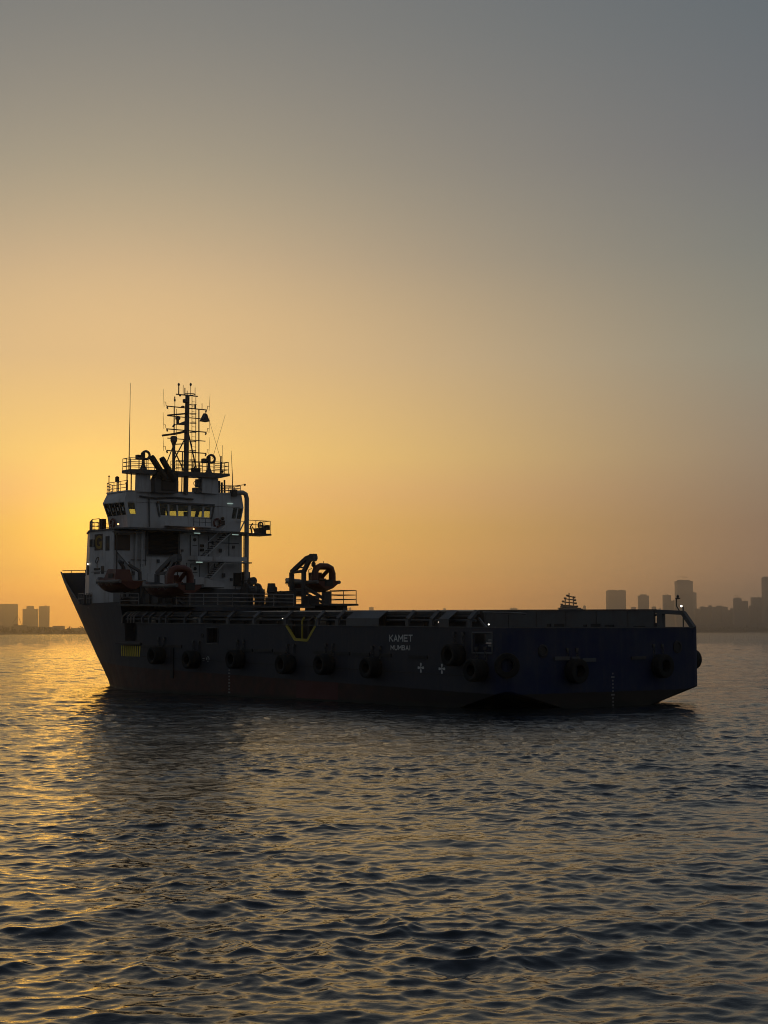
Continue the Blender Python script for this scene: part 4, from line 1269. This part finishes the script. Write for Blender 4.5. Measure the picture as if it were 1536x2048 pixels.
def boat(base, label, length=6.1, arch=True, arch_dx=-1.4):
    bx, by, bz = base
    root = on_ship('rescue_boat', label, 'rescue boat', base, 'rescue boats slung from the davits')
    ns = 15
    vs, fs = [], []
    ring = 9
    for i in range(ns):
        t = i / (ns - 1)                       # 0 stern .. 1 bow
        x = bx - length / 2 + t * length
        wdt = 1.0 * (1 - max(0, (t - 0.55) / 0.45) ** 2.2 * 0.95) * (0.92 + 0.08 * min(1, t / 0.2))
        keel = bz + 0.05 + 0.55 * max(0, (t - 0.6) / 0.4) ** 2 + 0.18 * max(0, (0.15 - t) / 0.15)
        sheer = bz + 0.85 + 0.32 * max(0, (t - 0.5) / 0.5) ** 2
        prof = [(0.0, keel), (0.45, keel + 0.12), (0.85, keel + 0.38), (0.98, (keel + sheer) / 2 + 0.15), (1.0, sheer)]
        pts = [(x, by + wdt * a, z) for a, z in prof]
        pts = [(x, by - wdt * a, z) for a, z in prof[:0:-1]] + pts
        vs += pts
    for i in range(ns - 1):
        for k in range(ring - 1):
            fs.append((i * ring + k, (i + 1) * ring + k, (i + 1) * ring + k + 1, i * ring + k + 1))
        fs.append((i * ring, i * ring + ring - 1, (i + 1) * ring + ring - 1, (i + 1) * ring))
    fs.append(tuple(range(ring)))
    fs.append(tuple((ns - 1) * ring + k for k in range(ring - 1, -1, -1)))
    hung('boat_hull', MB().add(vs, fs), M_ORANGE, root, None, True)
    for s_ in (1, -1):
        pts = []
        for i in range(ns):
            t = i / (ns - 1)
            wdt = 1.0 * (1 - max(0, (t - 0.55) / 0.45) ** 2.2 * 0.95)
            pts.append((bx - length / 2 + t * length + (0.1 if i == ns - 1 else 0), by + s_ * wdt, bz + 0.80 + 0.32 * max(0, (t - 0.5) / 0.5) ** 2))
        hung('fender_tube', MB().tube(pts, 0.13, 8), M_COLLAR, root, None, True)
        for k in range(6):
            p, q = Vector(pts[2 + 2 * k]), Vector(pts[min(4 + 2 * k, ns - 1)])
            mid = (p + q) / 2 + Vector((0, s_ * 0.16, -0.28))
            hung('grab_line', MB().tube([p + Vector((0, s_ * 0.13, 0)), mid, q + Vector((0, s_ * 0.13, 0))], 0.014, 4), M_COLLAR, root)
    if arch:
        ax = bx + arch_dx
        pa = [(ax, by - 0.80, bz + 0.7), (ax, by - 0.80, bz + 1.45), (ax, by - 0.68, bz + 1.82), (ax, by - 0.32, bz + 1.97), (ax, by + 0.32, bz + 1.97), (ax, by + 0.68, bz + 1.82), (ax, by + 0.80, bz + 1.45), (ax, by + 0.80, bz + 0.7)]
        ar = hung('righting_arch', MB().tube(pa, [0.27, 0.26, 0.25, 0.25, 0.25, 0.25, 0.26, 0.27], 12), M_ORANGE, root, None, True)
        hung('arch_brace', MB().tube([(ax + 0.05, by + 0.5, bz + 1.75), (ax + 0.75, by + 0.45, bz + 1.25), (ax + 0.95, by + 0.45, bz + 0.7)], 0.15, 8)
             .tube([(ax + 0.05, by - 0.5, bz + 1.75), (ax + 0.75, by - 0.45, bz + 1.25), (ax + 0.95, by - 0.45, bz + 0.7)], 0.15, 8), M_ORANGE, root, None, True)
        hung('arch_aerial', MB().tube([(ax, by, bz + 2.1), (ax, by, bz + 2.38)], 0.02, 5), M_BLACK, root)
        hung('steering_console', MB().box(ax + 0.75, ax + 1.3, by - 0.4, by + 0.4, bz + 0.75, bz + 1.55).box(ax + 0.1, ax + 0.4, by - 0.3, by + 0.3, bz + 0.7, bz + 1.08), M_ORANGE, root)
        hung('console_screen_frame', MB().tube([(ax + 1.35, by - 0.35, bz + 0.8), (ax + 1.4, by - 0.35, bz + 1.75), (ax + 1.0, by - 0.35, bz + 1.85)], 0.03, 5).tube([(ax + 1.35, by + 0.35, bz + 0.8), (ax + 1.4, by + 0.35, bz + 1.75), (ax + 1.0, by + 0.35, bz + 1.85)], 0.03, 5)
             .tube([(ax + 1.4, by - 0.35, bz + 1.4), (ax + 1.4, by + 0.35, bz + 1.4)], 0.02, 5), M_BLACK, root)
        hung('engine_cover', MB().box(bx - length / 2 - 0.05, bx - length / 2 + 0.6, by - 0.35, by + 0.35, bz + 0.5, bz + 0.98), M_BLACK, root)
        hung('bow_cover', MB().lathe((bx + 1.6, by, bz + 0.8), (0, 0, 1), [(0.8, 0), (0.7, 0.2), (0.3, 0.32), (0.02, 0.34)], 14), M_BLACK, root, None, True)
    else:
        cb = hung('cabin', MB().add([(bx - 1.1, by - 0.75, bz + 0.8), (bx + 0.7, by - 0.75, bz + 0.8), (bx + 0.7, by + 0.75, bz + 0.8), (bx - 1.1, by + 0.75, bz + 0.8), (bx - 0.95, by - 0.55, bz + 1.7), (bx + 0.25, by - 0.55, bz + 1.75), (bx + 0.25, by + 0.55, bz + 1.75), (bx - 0.95, by + 0.55, bz + 1.7)],
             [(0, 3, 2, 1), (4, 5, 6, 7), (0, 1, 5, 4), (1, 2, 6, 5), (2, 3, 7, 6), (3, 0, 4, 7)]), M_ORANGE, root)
        hung('cabin_window', MB().box(bx - 0.75, bx - 0.1, by + 0.66, by + 0.72, bz + 1.1, bz + 1.4), M_BLACK, root)
        hung('boat_cover', MB().lathe((bx + 1.5, by, bz + 0.75), (0, 0, 1), [(0.75, 0), (0.6, 0.2), (0.02, 0.3)], 12), M_BLACK, root, None, True)
    hung('lifting_strop', MB().tube([(bx - 0.7, by, bz + 0.8), (bx - 0.75, by, bz + 1.95)], 0.025, 5), M_BLACK, root)
    return root


boat((37.9, -7.4, 6.93), 'orange rescue boat with thick looped arch, dark against the sky behind the crane arm', 5.2, True, -1.96)
boat((34.3, 7.0, 6.35), 'orange rescue boat with looped arch lying in front of the white walkway screen', 5.8, True, -1.64)
boat((41.75, 6.75, 6.83), 'dull orange boat with small cabin hanging beneath the yellow letter on the white house', 4.7, False)
part('forward_davit', MB().path([(42.9, 5.4, 6.1), (42.9, 5.5, 8.7), (42.3, 6.2, 9.2)], 0.18, 0.2, (1, 0, 0)).path([(40.6, 5.4, 6.1), (40.6, 5.5, 8.4), (41.0, 6.2, 8.9)], 0.18, 0.2, (1, 0, 0)), M_STEEL)
cl = MB()
for k in range(14):
    x = 43.5 - 0.62 * k + random.uniform(-0.2, 0.2)
    y = random.uniform(4.6, 6.6)
    h = random.uniform(0.25, 0.8)
    cl.box(x - random.uniform(0.1, 0.35), x + random.uniform(0.1, 0.35), y - 0.25, y + 0.25, 6.05, 6.05 + h)
    cl.beam((x, y, 6.1), (x - random.uniform(-0.6, 0.9), y + random.uniform(-0.3, 0.3), 6.3 + h), 0.06, 0.06)
part('deck_clutter', cl, M_STEEL)


# ---- tyre fenders, each on its own chains
def tyre_mesh(R, wdt):
    r0 = R * 0.52
    prof = [(r0, -wdt * 0.42), (R * 0.8, -wdt * 0.5), (R * 0.95, -wdt * 0.46), (R, -wdt * 0.36)]
    prof += [(R * 0.985, -wdt * 0.2), (R, -wdt * 0.18), (R, -wdt * 0.02), (R * 0.985, 0), (R, wdt * 0.02), (R, wdt * 0.18), (R * 0.985, wdt * 0.2)]
    prof += [(R, wdt * 0.36), (R * 0.95, wdt * 0.46), (R * 0.8, wdt * 0.5), (r0, wdt * 0.42), (r0 * 0.97, 0.0)]
    mb = MB()
    n = 28
    m = len(prof)
    for (r, h) in prof:
        for k in range(n):
            a = 2 * math.pi * k / n
            mb.v.append((r * math.cos(a), h, r * math.sin(a)))
    for i in range(m):
        i2 = (i + 1) % m
        for k in range(n):
            mb.f.append((i * n + k, i2 * n + k, i2 * n + (k + 1) % n, i * n + (k + 1) % n))
    return mb


tyre_big = mesh_of('tyre', tyre_mesh(0.60, 0.86), M_RUBBER, True)
tyre_wide = mesh_of('tyre', tyre_mesh(0.66, 0.62), M_RUBBER, True)
chain_mb = MB()
for k in range(5):
    chain_mb.ring((0.012 * k, -0.34, 0.56 + 0.12 * k), (1, 0, 0) if k % 2 else (0, 1, 0), 0.075, 0.02, 8, 4)
chain_mb.box(-0.03, 0.15, -0.44, -0.3, 1.06, 1.22)
chain_me = mesh_of('chain', chain_mb, M_STEEL)
TG = 'tyre fenders chained round the hull'
tyres = [  # ship x, ship y (face outwards), z, heading of the outward axis, mesh, label
    (33.85, HB + 0.43, 2.50, 0, tyre_big, 'black tyre fender next aft of the yellow hazard stripes'),
    (29.45, HB + 0.43, 2.28, 0, tyre_big, 'black tyre fender below the small dark side hatch, second from the bow'),
    (24.25, HB + 0.43, 2.36, 0, tyre_big, 'black tyre fender just aft of the dotted draft marks on the ship side'),
    (18.80, HB + 0.43, 2.12, 0, tyre_big, 'black tyre fender beneath the yellow edged V gap in the bulwark'),
    (14.90, HB + 0.43, 2.16, 0, tyre_big, 'black tyre fender above the dark red repainted hull patch'),
    (10.50, HB + 0.43, 2.04, 0, tyre_big, 'black tyre fender low on the side just forward of the ship name'),
    (3.42, HB + 0.43, 2.82, 0, tyre_big, 'black tyre fender set highest on the side, between the white crosses and square fairlead'),
    (1.64, HB + 0.43, 2.04, 0, tyre_big, 'black tyre fender under the square fairlead at the port quarter'),
    (0.05, HB - 0.30, 2.30, 52, tyre_wide, 'black tyre fender facing out from the rounded corner of stern and side'),
    (-0.36, 2.70, 1.95, 90, tyre_wide, 'black tyre fender on the blue stern under the pale strips'),
    (-0.36, -4.02, 2.12, 90, tyre_wide, 'black tyre fender on the blue stern, right of the white draft marks'),
    (1.15, -HB - 0.36, 2.42, 180, tyre_big, 'black tyre fender sticking out past the right edge of the stern over open water'),
]
for x, y, z, deg, me, lab in tyres:
    # the tyre's axis is local +Y turned by deg towards the stern
    root = empty('tyre_fender', SHIP_M @ Vector((x, y, z)), SHIP_RZ + math.radians(deg))
    tag(root, lab, 'tyre fender', TG)
    obj('tyre', me, None, root)
    for s_ in (-0.42, 0.28):
        obj('chain', chain_me, None, root).location = (s_, 0, 0)

# lifebuoys
buoy = mesh_of('buoy_ring', MB().ring((0, 0, 0), (1, 0, 0), 0.30, 0.075, 22, 8), M_ORANGE, True)
bandm = MB()
for k in range(4):
    a = k * math.pi / 2 + 0.4
    bandm.ring((0, 0.30 * math.cos(a), 0.30 * math.sin(a)), (0, -math.sin(a), math.cos(a)), 0.082, 0.012, 10, 4)
band = mesh_of('buoy_band', bandm, M_LETTER)
for (x, y, z, rz, lab) in ((45.2, 5.17, 12.12, 90, 'round lifebuoy hung on the bridge side below the left windows'),
                           (43.26, -2.75, 12.35, 0, 'round lifebuoy hung on the after bridge wall right of the central windows')):
    root = empty('lifebuoy', SHIP_M @ Vector((x, y, z)), SHIP_RZ + math.radians(rz))
    tag(root, lab, 'lifebuoy', 'lifebuoys hung round the bridge')
    obj('buoy_ring', buoy, None, root)
    obj('buoy_band', band, None, root)


# ------------------------------------------------------------------ far shore and city
def facade(name, col, sx=3.2, sz=3.3):
    m, N, L, P = new_mat(name)
    tc = N.new('ShaderNodeTexCoord')
    bt = N.new('ShaderNodeTexBrick')
    bt.offset = 0.0
    bt.inputs['Scale'].default_value = 1.0
    bt.inputs['Brick Width'].default_value = sx
    bt.inputs['Row Height'].default_value = sz
    bt.inputs['Mortar Size'].default_value = 0.55
    bt.inputs['Color1'].default_value = (col[0] * 0.5, col[1] * 0.52, col[2] * 0.55, 1)
    bt.inputs['Color2'].default_value = (col[0] * 0.65, col[1] * 0.66, col[2] * 0.7, 1)
    bt.inputs['Mortar'].default_value = (*col, 1)
    mp = N.new('ShaderNodeMapping')
    mp.inputs['Rotation'].default_value = (math.radians(90), 0, 0)
    L.new(tc.outputs['Object'], mp.inputs['Vector'])
    L.new(mp.outputs[0], bt.inputs['Vector'])
    L.new(bt.outputs['Color'], P.inputs['Base Color'])
    P.inputs['Roughness'].default_value = 0.7
    return m


M_F1 = facade('tower_facade', (0.22, 0.21, 0.20))
M_F2 = facade('block_facade', (0.18, 0.17, 0.17), 4.0, 3.5)
M_CONC = paint('bare_concrete', (0.20, 0.19, 0.18), 0.8, (0.10, 0.09, 0.08), 0.3, 0.3, 0.0, 0)
M_LAND = paint('shore_ground', (0.07, 0.065, 0.05), 0.9, (0.05, 0.05, 0.03), 0.4, 0.0, 0.0, 0)
M_TREE = paint('shore_foliage', (0.045, 0.055, 0.025), 0.85, (0.03, 0.035, 0.02), 0.5, 0.0, 0.0, 0)
FPX = 3300.0


def px_x(px, D):
    return (px - 768) / FPX * D


def px_z(py, D):
    return (1264.5 - py) / FPX * D + CAM_H


ORD = 'first second third fourth fifth sixth seventh eighth ninth tenth eleventh twelfth thirteenth fourteenth fifteenth sixteenth seventeenth eighteenth nineteenth twentieth'.split()
ORD += ['twenty-' + o for o in ORD[:9]]


def building(name, label, D, px0, px1, ytop, roofs=(), mat=None, depth=None, cat='tower', crane=False, base=2.5, group='hazy city buildings across the water'):
    x0, x1, zt = px_x(px0, D), px_x(px1, D), px_z(ytop, D)
    dp = depth or max(14.0, (x1 - x0) * 0.8)
    cx = (x0 + x1) / 2
    root = empty(name, (cx, D + dp / 2, base))
    tag(root, label, cat, group)
    wd = (x1 - x0) / 2
    o = obj('body', MB().box(-wd, wd, -dp / 2, dp / 2, -3, zt - base), mat or M_F1, root)
    h = zt - base
    if h > 25:
        led = MB()
        for k in range(1, int(h // 13)):
            led.box(-wd - 0.5, wd + 0.5, -dp / 2 - 0.5, dp / 2 + 0.5, k * 13.0, k * 13.0 + 0.6)
        obj('floor_band', led, M_CONC, root)
    for (a, b, y2) in roofs:
        ra, rb, rz_ = px_x(a, D) - cx, px_x(b, D) - cx, px_z(y2, D) - base
        obj('roof_block', MB().box(ra, rb, -dp * 0.3, dp * 0.3, h, rz_), M_CONC, root)
    if h > 30:
        g = random.Random(int(px0 * 7 + ytop))
        for _ in range(g.randint(1, 3)):
            a = g.uniform(-wd * 0.7, wd * 0.5)
            b = a + g.uniform(0.12, 0.3) * wd
            obj('roof_tank', MB().box(a, b, -dp * 0.2, dp * 0.1, h, h + g.uniform(2.0, 6.0)), M_CONC, root)
        if g.random() < 0.6:
            a = g.uniform(-wd * 0.6, wd * 0.6)
            obj('roof_mast', MB().box(a - 0.35, a + 0.35, -0.35, 0.35, h, h + g.uniform(7, 14)), M_STEEL, root)
    if h > 18:
        obj('parapet', MB().box(-wd - 0.3, -wd + 0.3, -dp / 2, dp / 2, h, h + 1.3).box(wd - 0.3, wd + 0.3, -dp / 2, dp / 2, h, h + 1.3).box(-wd + 0.3, wd - 0.3, -dp / 2, -dp / 2 + 0.4, h, h + 1.3), M_CONC, root)
    return root


def tower_crane(label, D, pxm, y0, y1, pa, pb):
    x = px_x(pxm, D)
    z0, z1 = px_z(y0, D), px_z(y1, D)
    root = empty('tower_crane', (x, D + 15, z0))
    tag(root, label, 'crane', 'tower cranes on the unfinished towers')
    obj('crane_mast', MB().box(-0.9, 0.9, -0.9, 0.9, 0, z1 - z0 + 4), M_STEEL, root)
    a, b = px_x(pa, D) - x, px_x(pb, D) - x
    obj('jib', MB().beam((a, 0, z1 - z0), (b, 0, z1 - z0 - 1), 1.2, 1.6), M_STEEL, root)
    obj('counterweight', MB().box(b - 4, b, -1.5, 1.5, z1 - z0 - 4, z1 - z0), M_CONC, root)


DR = 8600.0
building('office_tower', 'broad flat topped tower with notched roof, left end of the right hand skyline', DR, 1215, 1251, 1183, ((1217, 1230, 1181), (1238, 1249, 1181)))
building('office_tower', 'narrow tower with small stepped crown between the broad block and the two part tower', DR, 1277, 1297, 1193, ((1281, 1293, 1190),))
building('office_tower', 'slim tower joined to a lower shoulder, just left of the tallest tower', DR, 1326, 1341, 1192)
building('apartment_block', 'lower shoulder block attached to the slim tower beside the tallest one', DR + 40, 1341.2, 1348, 1203, cat='block')
building('office_tower', 'tallest hazy tower with a crane on top, above the end of the ship stern', DR, 1353, 1385, 1164, ((1357, 1380, 1161),))
tower_crane('thin crane with long level arm on top of the tallest tower', DR, 1366.5, 1161, 1155, 1354, 1374)
building('office_tower', 'very faint slim tower half hidden behind the tallest tower', DR + 900, 1384, 1392, 1187)
building('office_tower', 'dark tower with sloping stepped roof in the right part of the skyline', DR - 100, 1467.5, 1482, 1199, ((1469, 1480, 1197),))
building('apartment_block', 'lower block leaning on the dark stepped roof tower', DR - 60, 1482.2, 1495, 1204, cat='block')
tower_crane('tiny crane on the dark tower with stepped roof', DR - 100, 1472, 1197, 1193, 1469, 1476)
building('office_tower', 'wide pale tower with flat top next to the tower cut by the right edge', DR + 300, 1504, 1528, 1197)
building('office_tower', 'tall tower cut off by the right edge of the picture', DR, 1528, 1560, 1158, ((1529, 1556, 1155),))
# low mass: every block a thing of its own
low = []
x = 1388.0
rr = random.Random(5)
while x < 1600:
    wdt = rr.uniform(6, 17)
    base_y = 1217 + 4 * math.sin(x * 0.07) + rr.uniform(-2.5, 3.0)
    if 1452 < x < 1468:
        base_y = 1219
    if 1424 < x < 1436:
        base_y = 1213.5
    low.append((x, x + wdt, base_y))
    x += wdt * rr.uniform(0.7, 1.0)
for i, (a, b, y) in enumerate(low):
    building('city_block', ORD[i] + ' low hazy block counted rightwards from the foot of the tallest tower', DR + rr.uniform(80, 500), a, b, y, ((a + 1, a + (b - a) * 0.4, y - rr.uniform(0.5, 1.8)),), M_F2, cat='block', group='low blocks behind the right shore')
for a, b, y, lab in ((1262, 1271, 1216, 'tiny faint building over the rail between the broad block and narrow tower'), (1303, 1311, 1215, 'tiny faint building over the rail just right of the narrow crowned tower'),
                     (1316, 1321, 1219, 'smallest faint building over the rail just left of the slim shouldered tower'), (1020, 1034, 1217.5, 'faint low building over the rail midway between ship name and distant ship'),
                     (738, 747, 1215, 'faint building over the rail between boat platform and ship name'), (697, 702, 1216, 'faint building over the rail beside the end of the boat platform railing'),
                     (1166, 1171, 1213, 'faint thin building over the rail just right of the distant ship'), (886, 891, 1217.5, 'tiny faint building over the rail just right of the ship name')):
    building('city_block', lab, DR + 600, a, b, y, (), M_F2, cat='block', group='faint buildings peeping over the rail')
# a second low row, nearer the water
x = 1385.0
i = 0
while x < 1600:
    wdt = rr.uniform(9, 26)
    building('waterfront_shed', ORD[i] + ' low shed along the right shore counted from the ship stern', DR - 600, x, x + wdt, rr.uniform(1246, 1254), (), M_F2, cat='shed', group='sheds along the right shore')
    x += wdt * rr.uniform(1.0, 1.4)
    i += 1
obj('waterfront_sign', MB().box(-4, 4, -0.5, 0.5, 0, 6), paint('pale_shed_wall', (0.6, 0.55, 0.45), 0.6, (0.4, 0.35, 0.3), 0.2, 0.1, 0, 0))
o = bpy.data.objects['waterfront_sign']
o.name = 'waterfront_store'
o.location = (px_x(1420, DR - 620), DR - 620, 14)
tag(o, 'small pale store front glinting on the right shore under the low blocks', 'store')

DL = 9300.0
building('office_tower', 'wide pale slab tower cut off by the left edge of the picture', DL, -12, 29.5, 1207, (), M_F1)
building('office_tower', 'pale hazy tower with a raised central crown on the left shore', DL + 100, 46, 73, 1217, ((52.5, 65, 1210.5),))
building('office_tower', 'pale hazy tower with a thin spike on its roof, nearest the bow', DL - 50, 78.5, 97, 1211.5)
spk = empty('roof_spike', (px_x(88.3, DL - 50), DL - 30, px_z(1211.5, DL - 50)))
tag(spk, 'thin aerial standing on the roof of the left tower nearest the bow', 'aerial')
obj('aerial_rod', MB().box(-0.5, 0.5, -0.5, 0.5, 0, 10.5).box(-1.6, 1.6, -0.5, 0.5, 7.5, 8.0), M_STEEL, spk)
x = -30.0
i = 0
while x < 190:
    wdt = rr.uniform(8, 22)
    y = 1251 + rr.uniform(-3, 3) + (3 if x > 110 else 0)
    building('shore_block', ORD[i] + ' low block along the left shore counted from the left edge', 6400.0 - rr.uniform(0, 300), x, x + wdt, y, (), M_F2, cat='block', group='low blocks along the left shore')
    x += wdt * rr.uniform(0.85, 1.05)
    i += 1
# shear-legs crane by the left block
dsc = 6300.0
cr = empty('floating_crane', (px_x(36, dsc), dsc, 2.0))
tag(cr, 'hazy shear leg crane with two slanted booms beside the left slab tower', 'crane')
zc = lambda y: px_z(y, dsc) - 2.0
xc = lambda p: px_x(p, dsc) - px_x(36, dsc)
obj('boom', MB().beam((xc(27), 0, zc(1244)), (xc(37.5), 0, zc(1228)), 1.6, 1.6), M_STEEL, cr)
obj('boom', MB().beam((xc(45), 0, zc(1250)), (xc(38), 0, zc(1232)), 1.3, 1.3), M_STEEL, cr)
obj('crane_house', MB().box(xc(29), xc(37), -5, 5, 0, zc(1247)), M_STEEL, cr)

# land
obj('right_shore', MB().prism([(px_x(560, 7400), 7300, -3), (px_x(1900, 7200), 7100, -3), (px_x(2100, 10400), 10400, -3), (px_x(560, 10400), 10400, -3)], (0, 0, 6.0)), M_LAND, kind='structure')
obj('left_shore', MB().prism([(-2900, 4500, -3), (-700, 4700, -3), (0, 5600, -3), (300, 6400, -3), (-200, 10500, -3), (-5200, 10500, -3)], (0, 0, 5.2)), M_LAND, kind='structure')


def treeline(name, seg, n, hmin, hmax, seed):
    """a far belt of trees that reads as one mass: many small leaf clumps"""
    g = random.Random(seed)
    mb = MB()
    (xa, ya), (xb, yb) = seg
    for _ in range(n):
        t = g.random()
        x, y = xa + (xb - xa) * t + g.uniform(-10, 10), ya + (yb - ya) * t + g.uniform(0, 60)
        h = g.uniform(hmin, hmax)
        for _k in range(5):
            c = Vector((x + g.uniform(-4, 4), y + g.uniform(-4, 4), 2.5 + h * g.uniform(0.35, 1.0)))
            r = g.uniform(1.6, 3.4)
            vs = [c + Vector((math.cos(a) * r * g.uniform(0.7, 1.2), math.sin(a) * r * g.uniform(0.7, 1.2), g.uniform(-0.8, 0.6))) for a in (0, 1.26, 2.5, 3.77, 5.0)]
            mb.add(vs + [c + Vector((0, 0, r * 0.9)), c - Vector((0, 0, r * 0.9))], [(i, (i + 1) % 5, 5) for i in range(5)] + [((i + 1) % 5, i, 6) for i in range(5)])
    o = obj(name, mb, M_TREE, kind='stuff')
    return o


treeline('right_shore_treeline', ((px_x(1380, 7400), 7380), (px_x(1640, 7350), 7330)), 420, 8, 24, 3)
treeline('left_shore_treeline', ((-1900, 4640), (-560, 4860)), 420, 6, 20, 4)

# ------------------------------------------------------------------ second ship far off, only its upper works show above the cargo rail
D2 = 900.0
fs_ = empty('distant_ship', (px_x(1137, D2), D2, 0), math.radians(-70))
tag(fs_, 'small dark far off ship with branching masts showing above the long cargo rail', 'ship')
obj('hull', MB().prism([(-30, -5.5, -2), (24, -5.5, -2), (31, 0, -2), (24, 5.5, -2), (-30, 5.5, -2)], (0, 0, 6.0)), M_STEEL, fs_)
obj('deckhouse', MB().box(-3.5, 8, -5, 5, 4.0, 9.5).box(-2.5, 6.5, -4.8, 4.8, 9.5, 13.4), M_GREY, fs_)
obj('wheelhouse', MB().box(-1.5, 6, -5.6, 5.6, 13.4, 16.6), M_GREY, fs_)
obj('bridge_wing', MB().box(-0.5, 3, -6.6, 5.8, 16.6, 17.1).box(-0.5, 3, -5.0, 3.5, 17.1, 18.2), M_STEEL, fs_)
for y, h in ((-3.0, 21.8), (-0.6, 25.2), (1.9, 23.4)):
    obj('mast', MB().tube([(1.5, y, 17.0), (1.5, y, h)], 0.30, 6), M_STEEL, fs_)
for z, a, b in ((18.2, -5.4, 4.4), (19.9, -4.6, 3.6), (21.6, -3.4, 3.2), (23.1, -2.0, 2.8)):
    obj('yard', MB().beam((1.5, a, z + 0.35), (1.5, b, z - 0.35), 0.5, 0.55).box(1.2, 1.8, a - 0.3, a + 1.0, z + 0.2, z + 1.1).box(1.2, 1.8, b - 1.0, b + 0.3, z - 0.9, z + 0.1), M_STEEL, fs_)
obj('funnel', MB().box(-2.8, -0.8, -3.6, -1.4, 13.4, 18.6), M_STEEL, fs_)

# ------------------------------------------------------------------ the haze over the water
hz = obj('haze', MB().box(-11500, 11500, -11500, 11500, -4.5, 235.0), None, kind='stuff')
m = bpy.data.materials.new('haze_air')
m.use_nodes = True
N, L = m.node_tree.nodes, m.node_tree.links
N.remove(N['Principled BSDF'])
pv = N.new('ShaderNodeVolumePrincipled')
pv.inputs['Color'].default_value = (0.99, 0.97, 0.95, 1)
pv.inputs['Density'].default_value = 1.25e-4
pv.inputs['Anisotropy'].default_value = 0.9
L.new(pv.outputs[0], N['Material Output'].inputs['Volume'])
hz.data.materials.append(m)
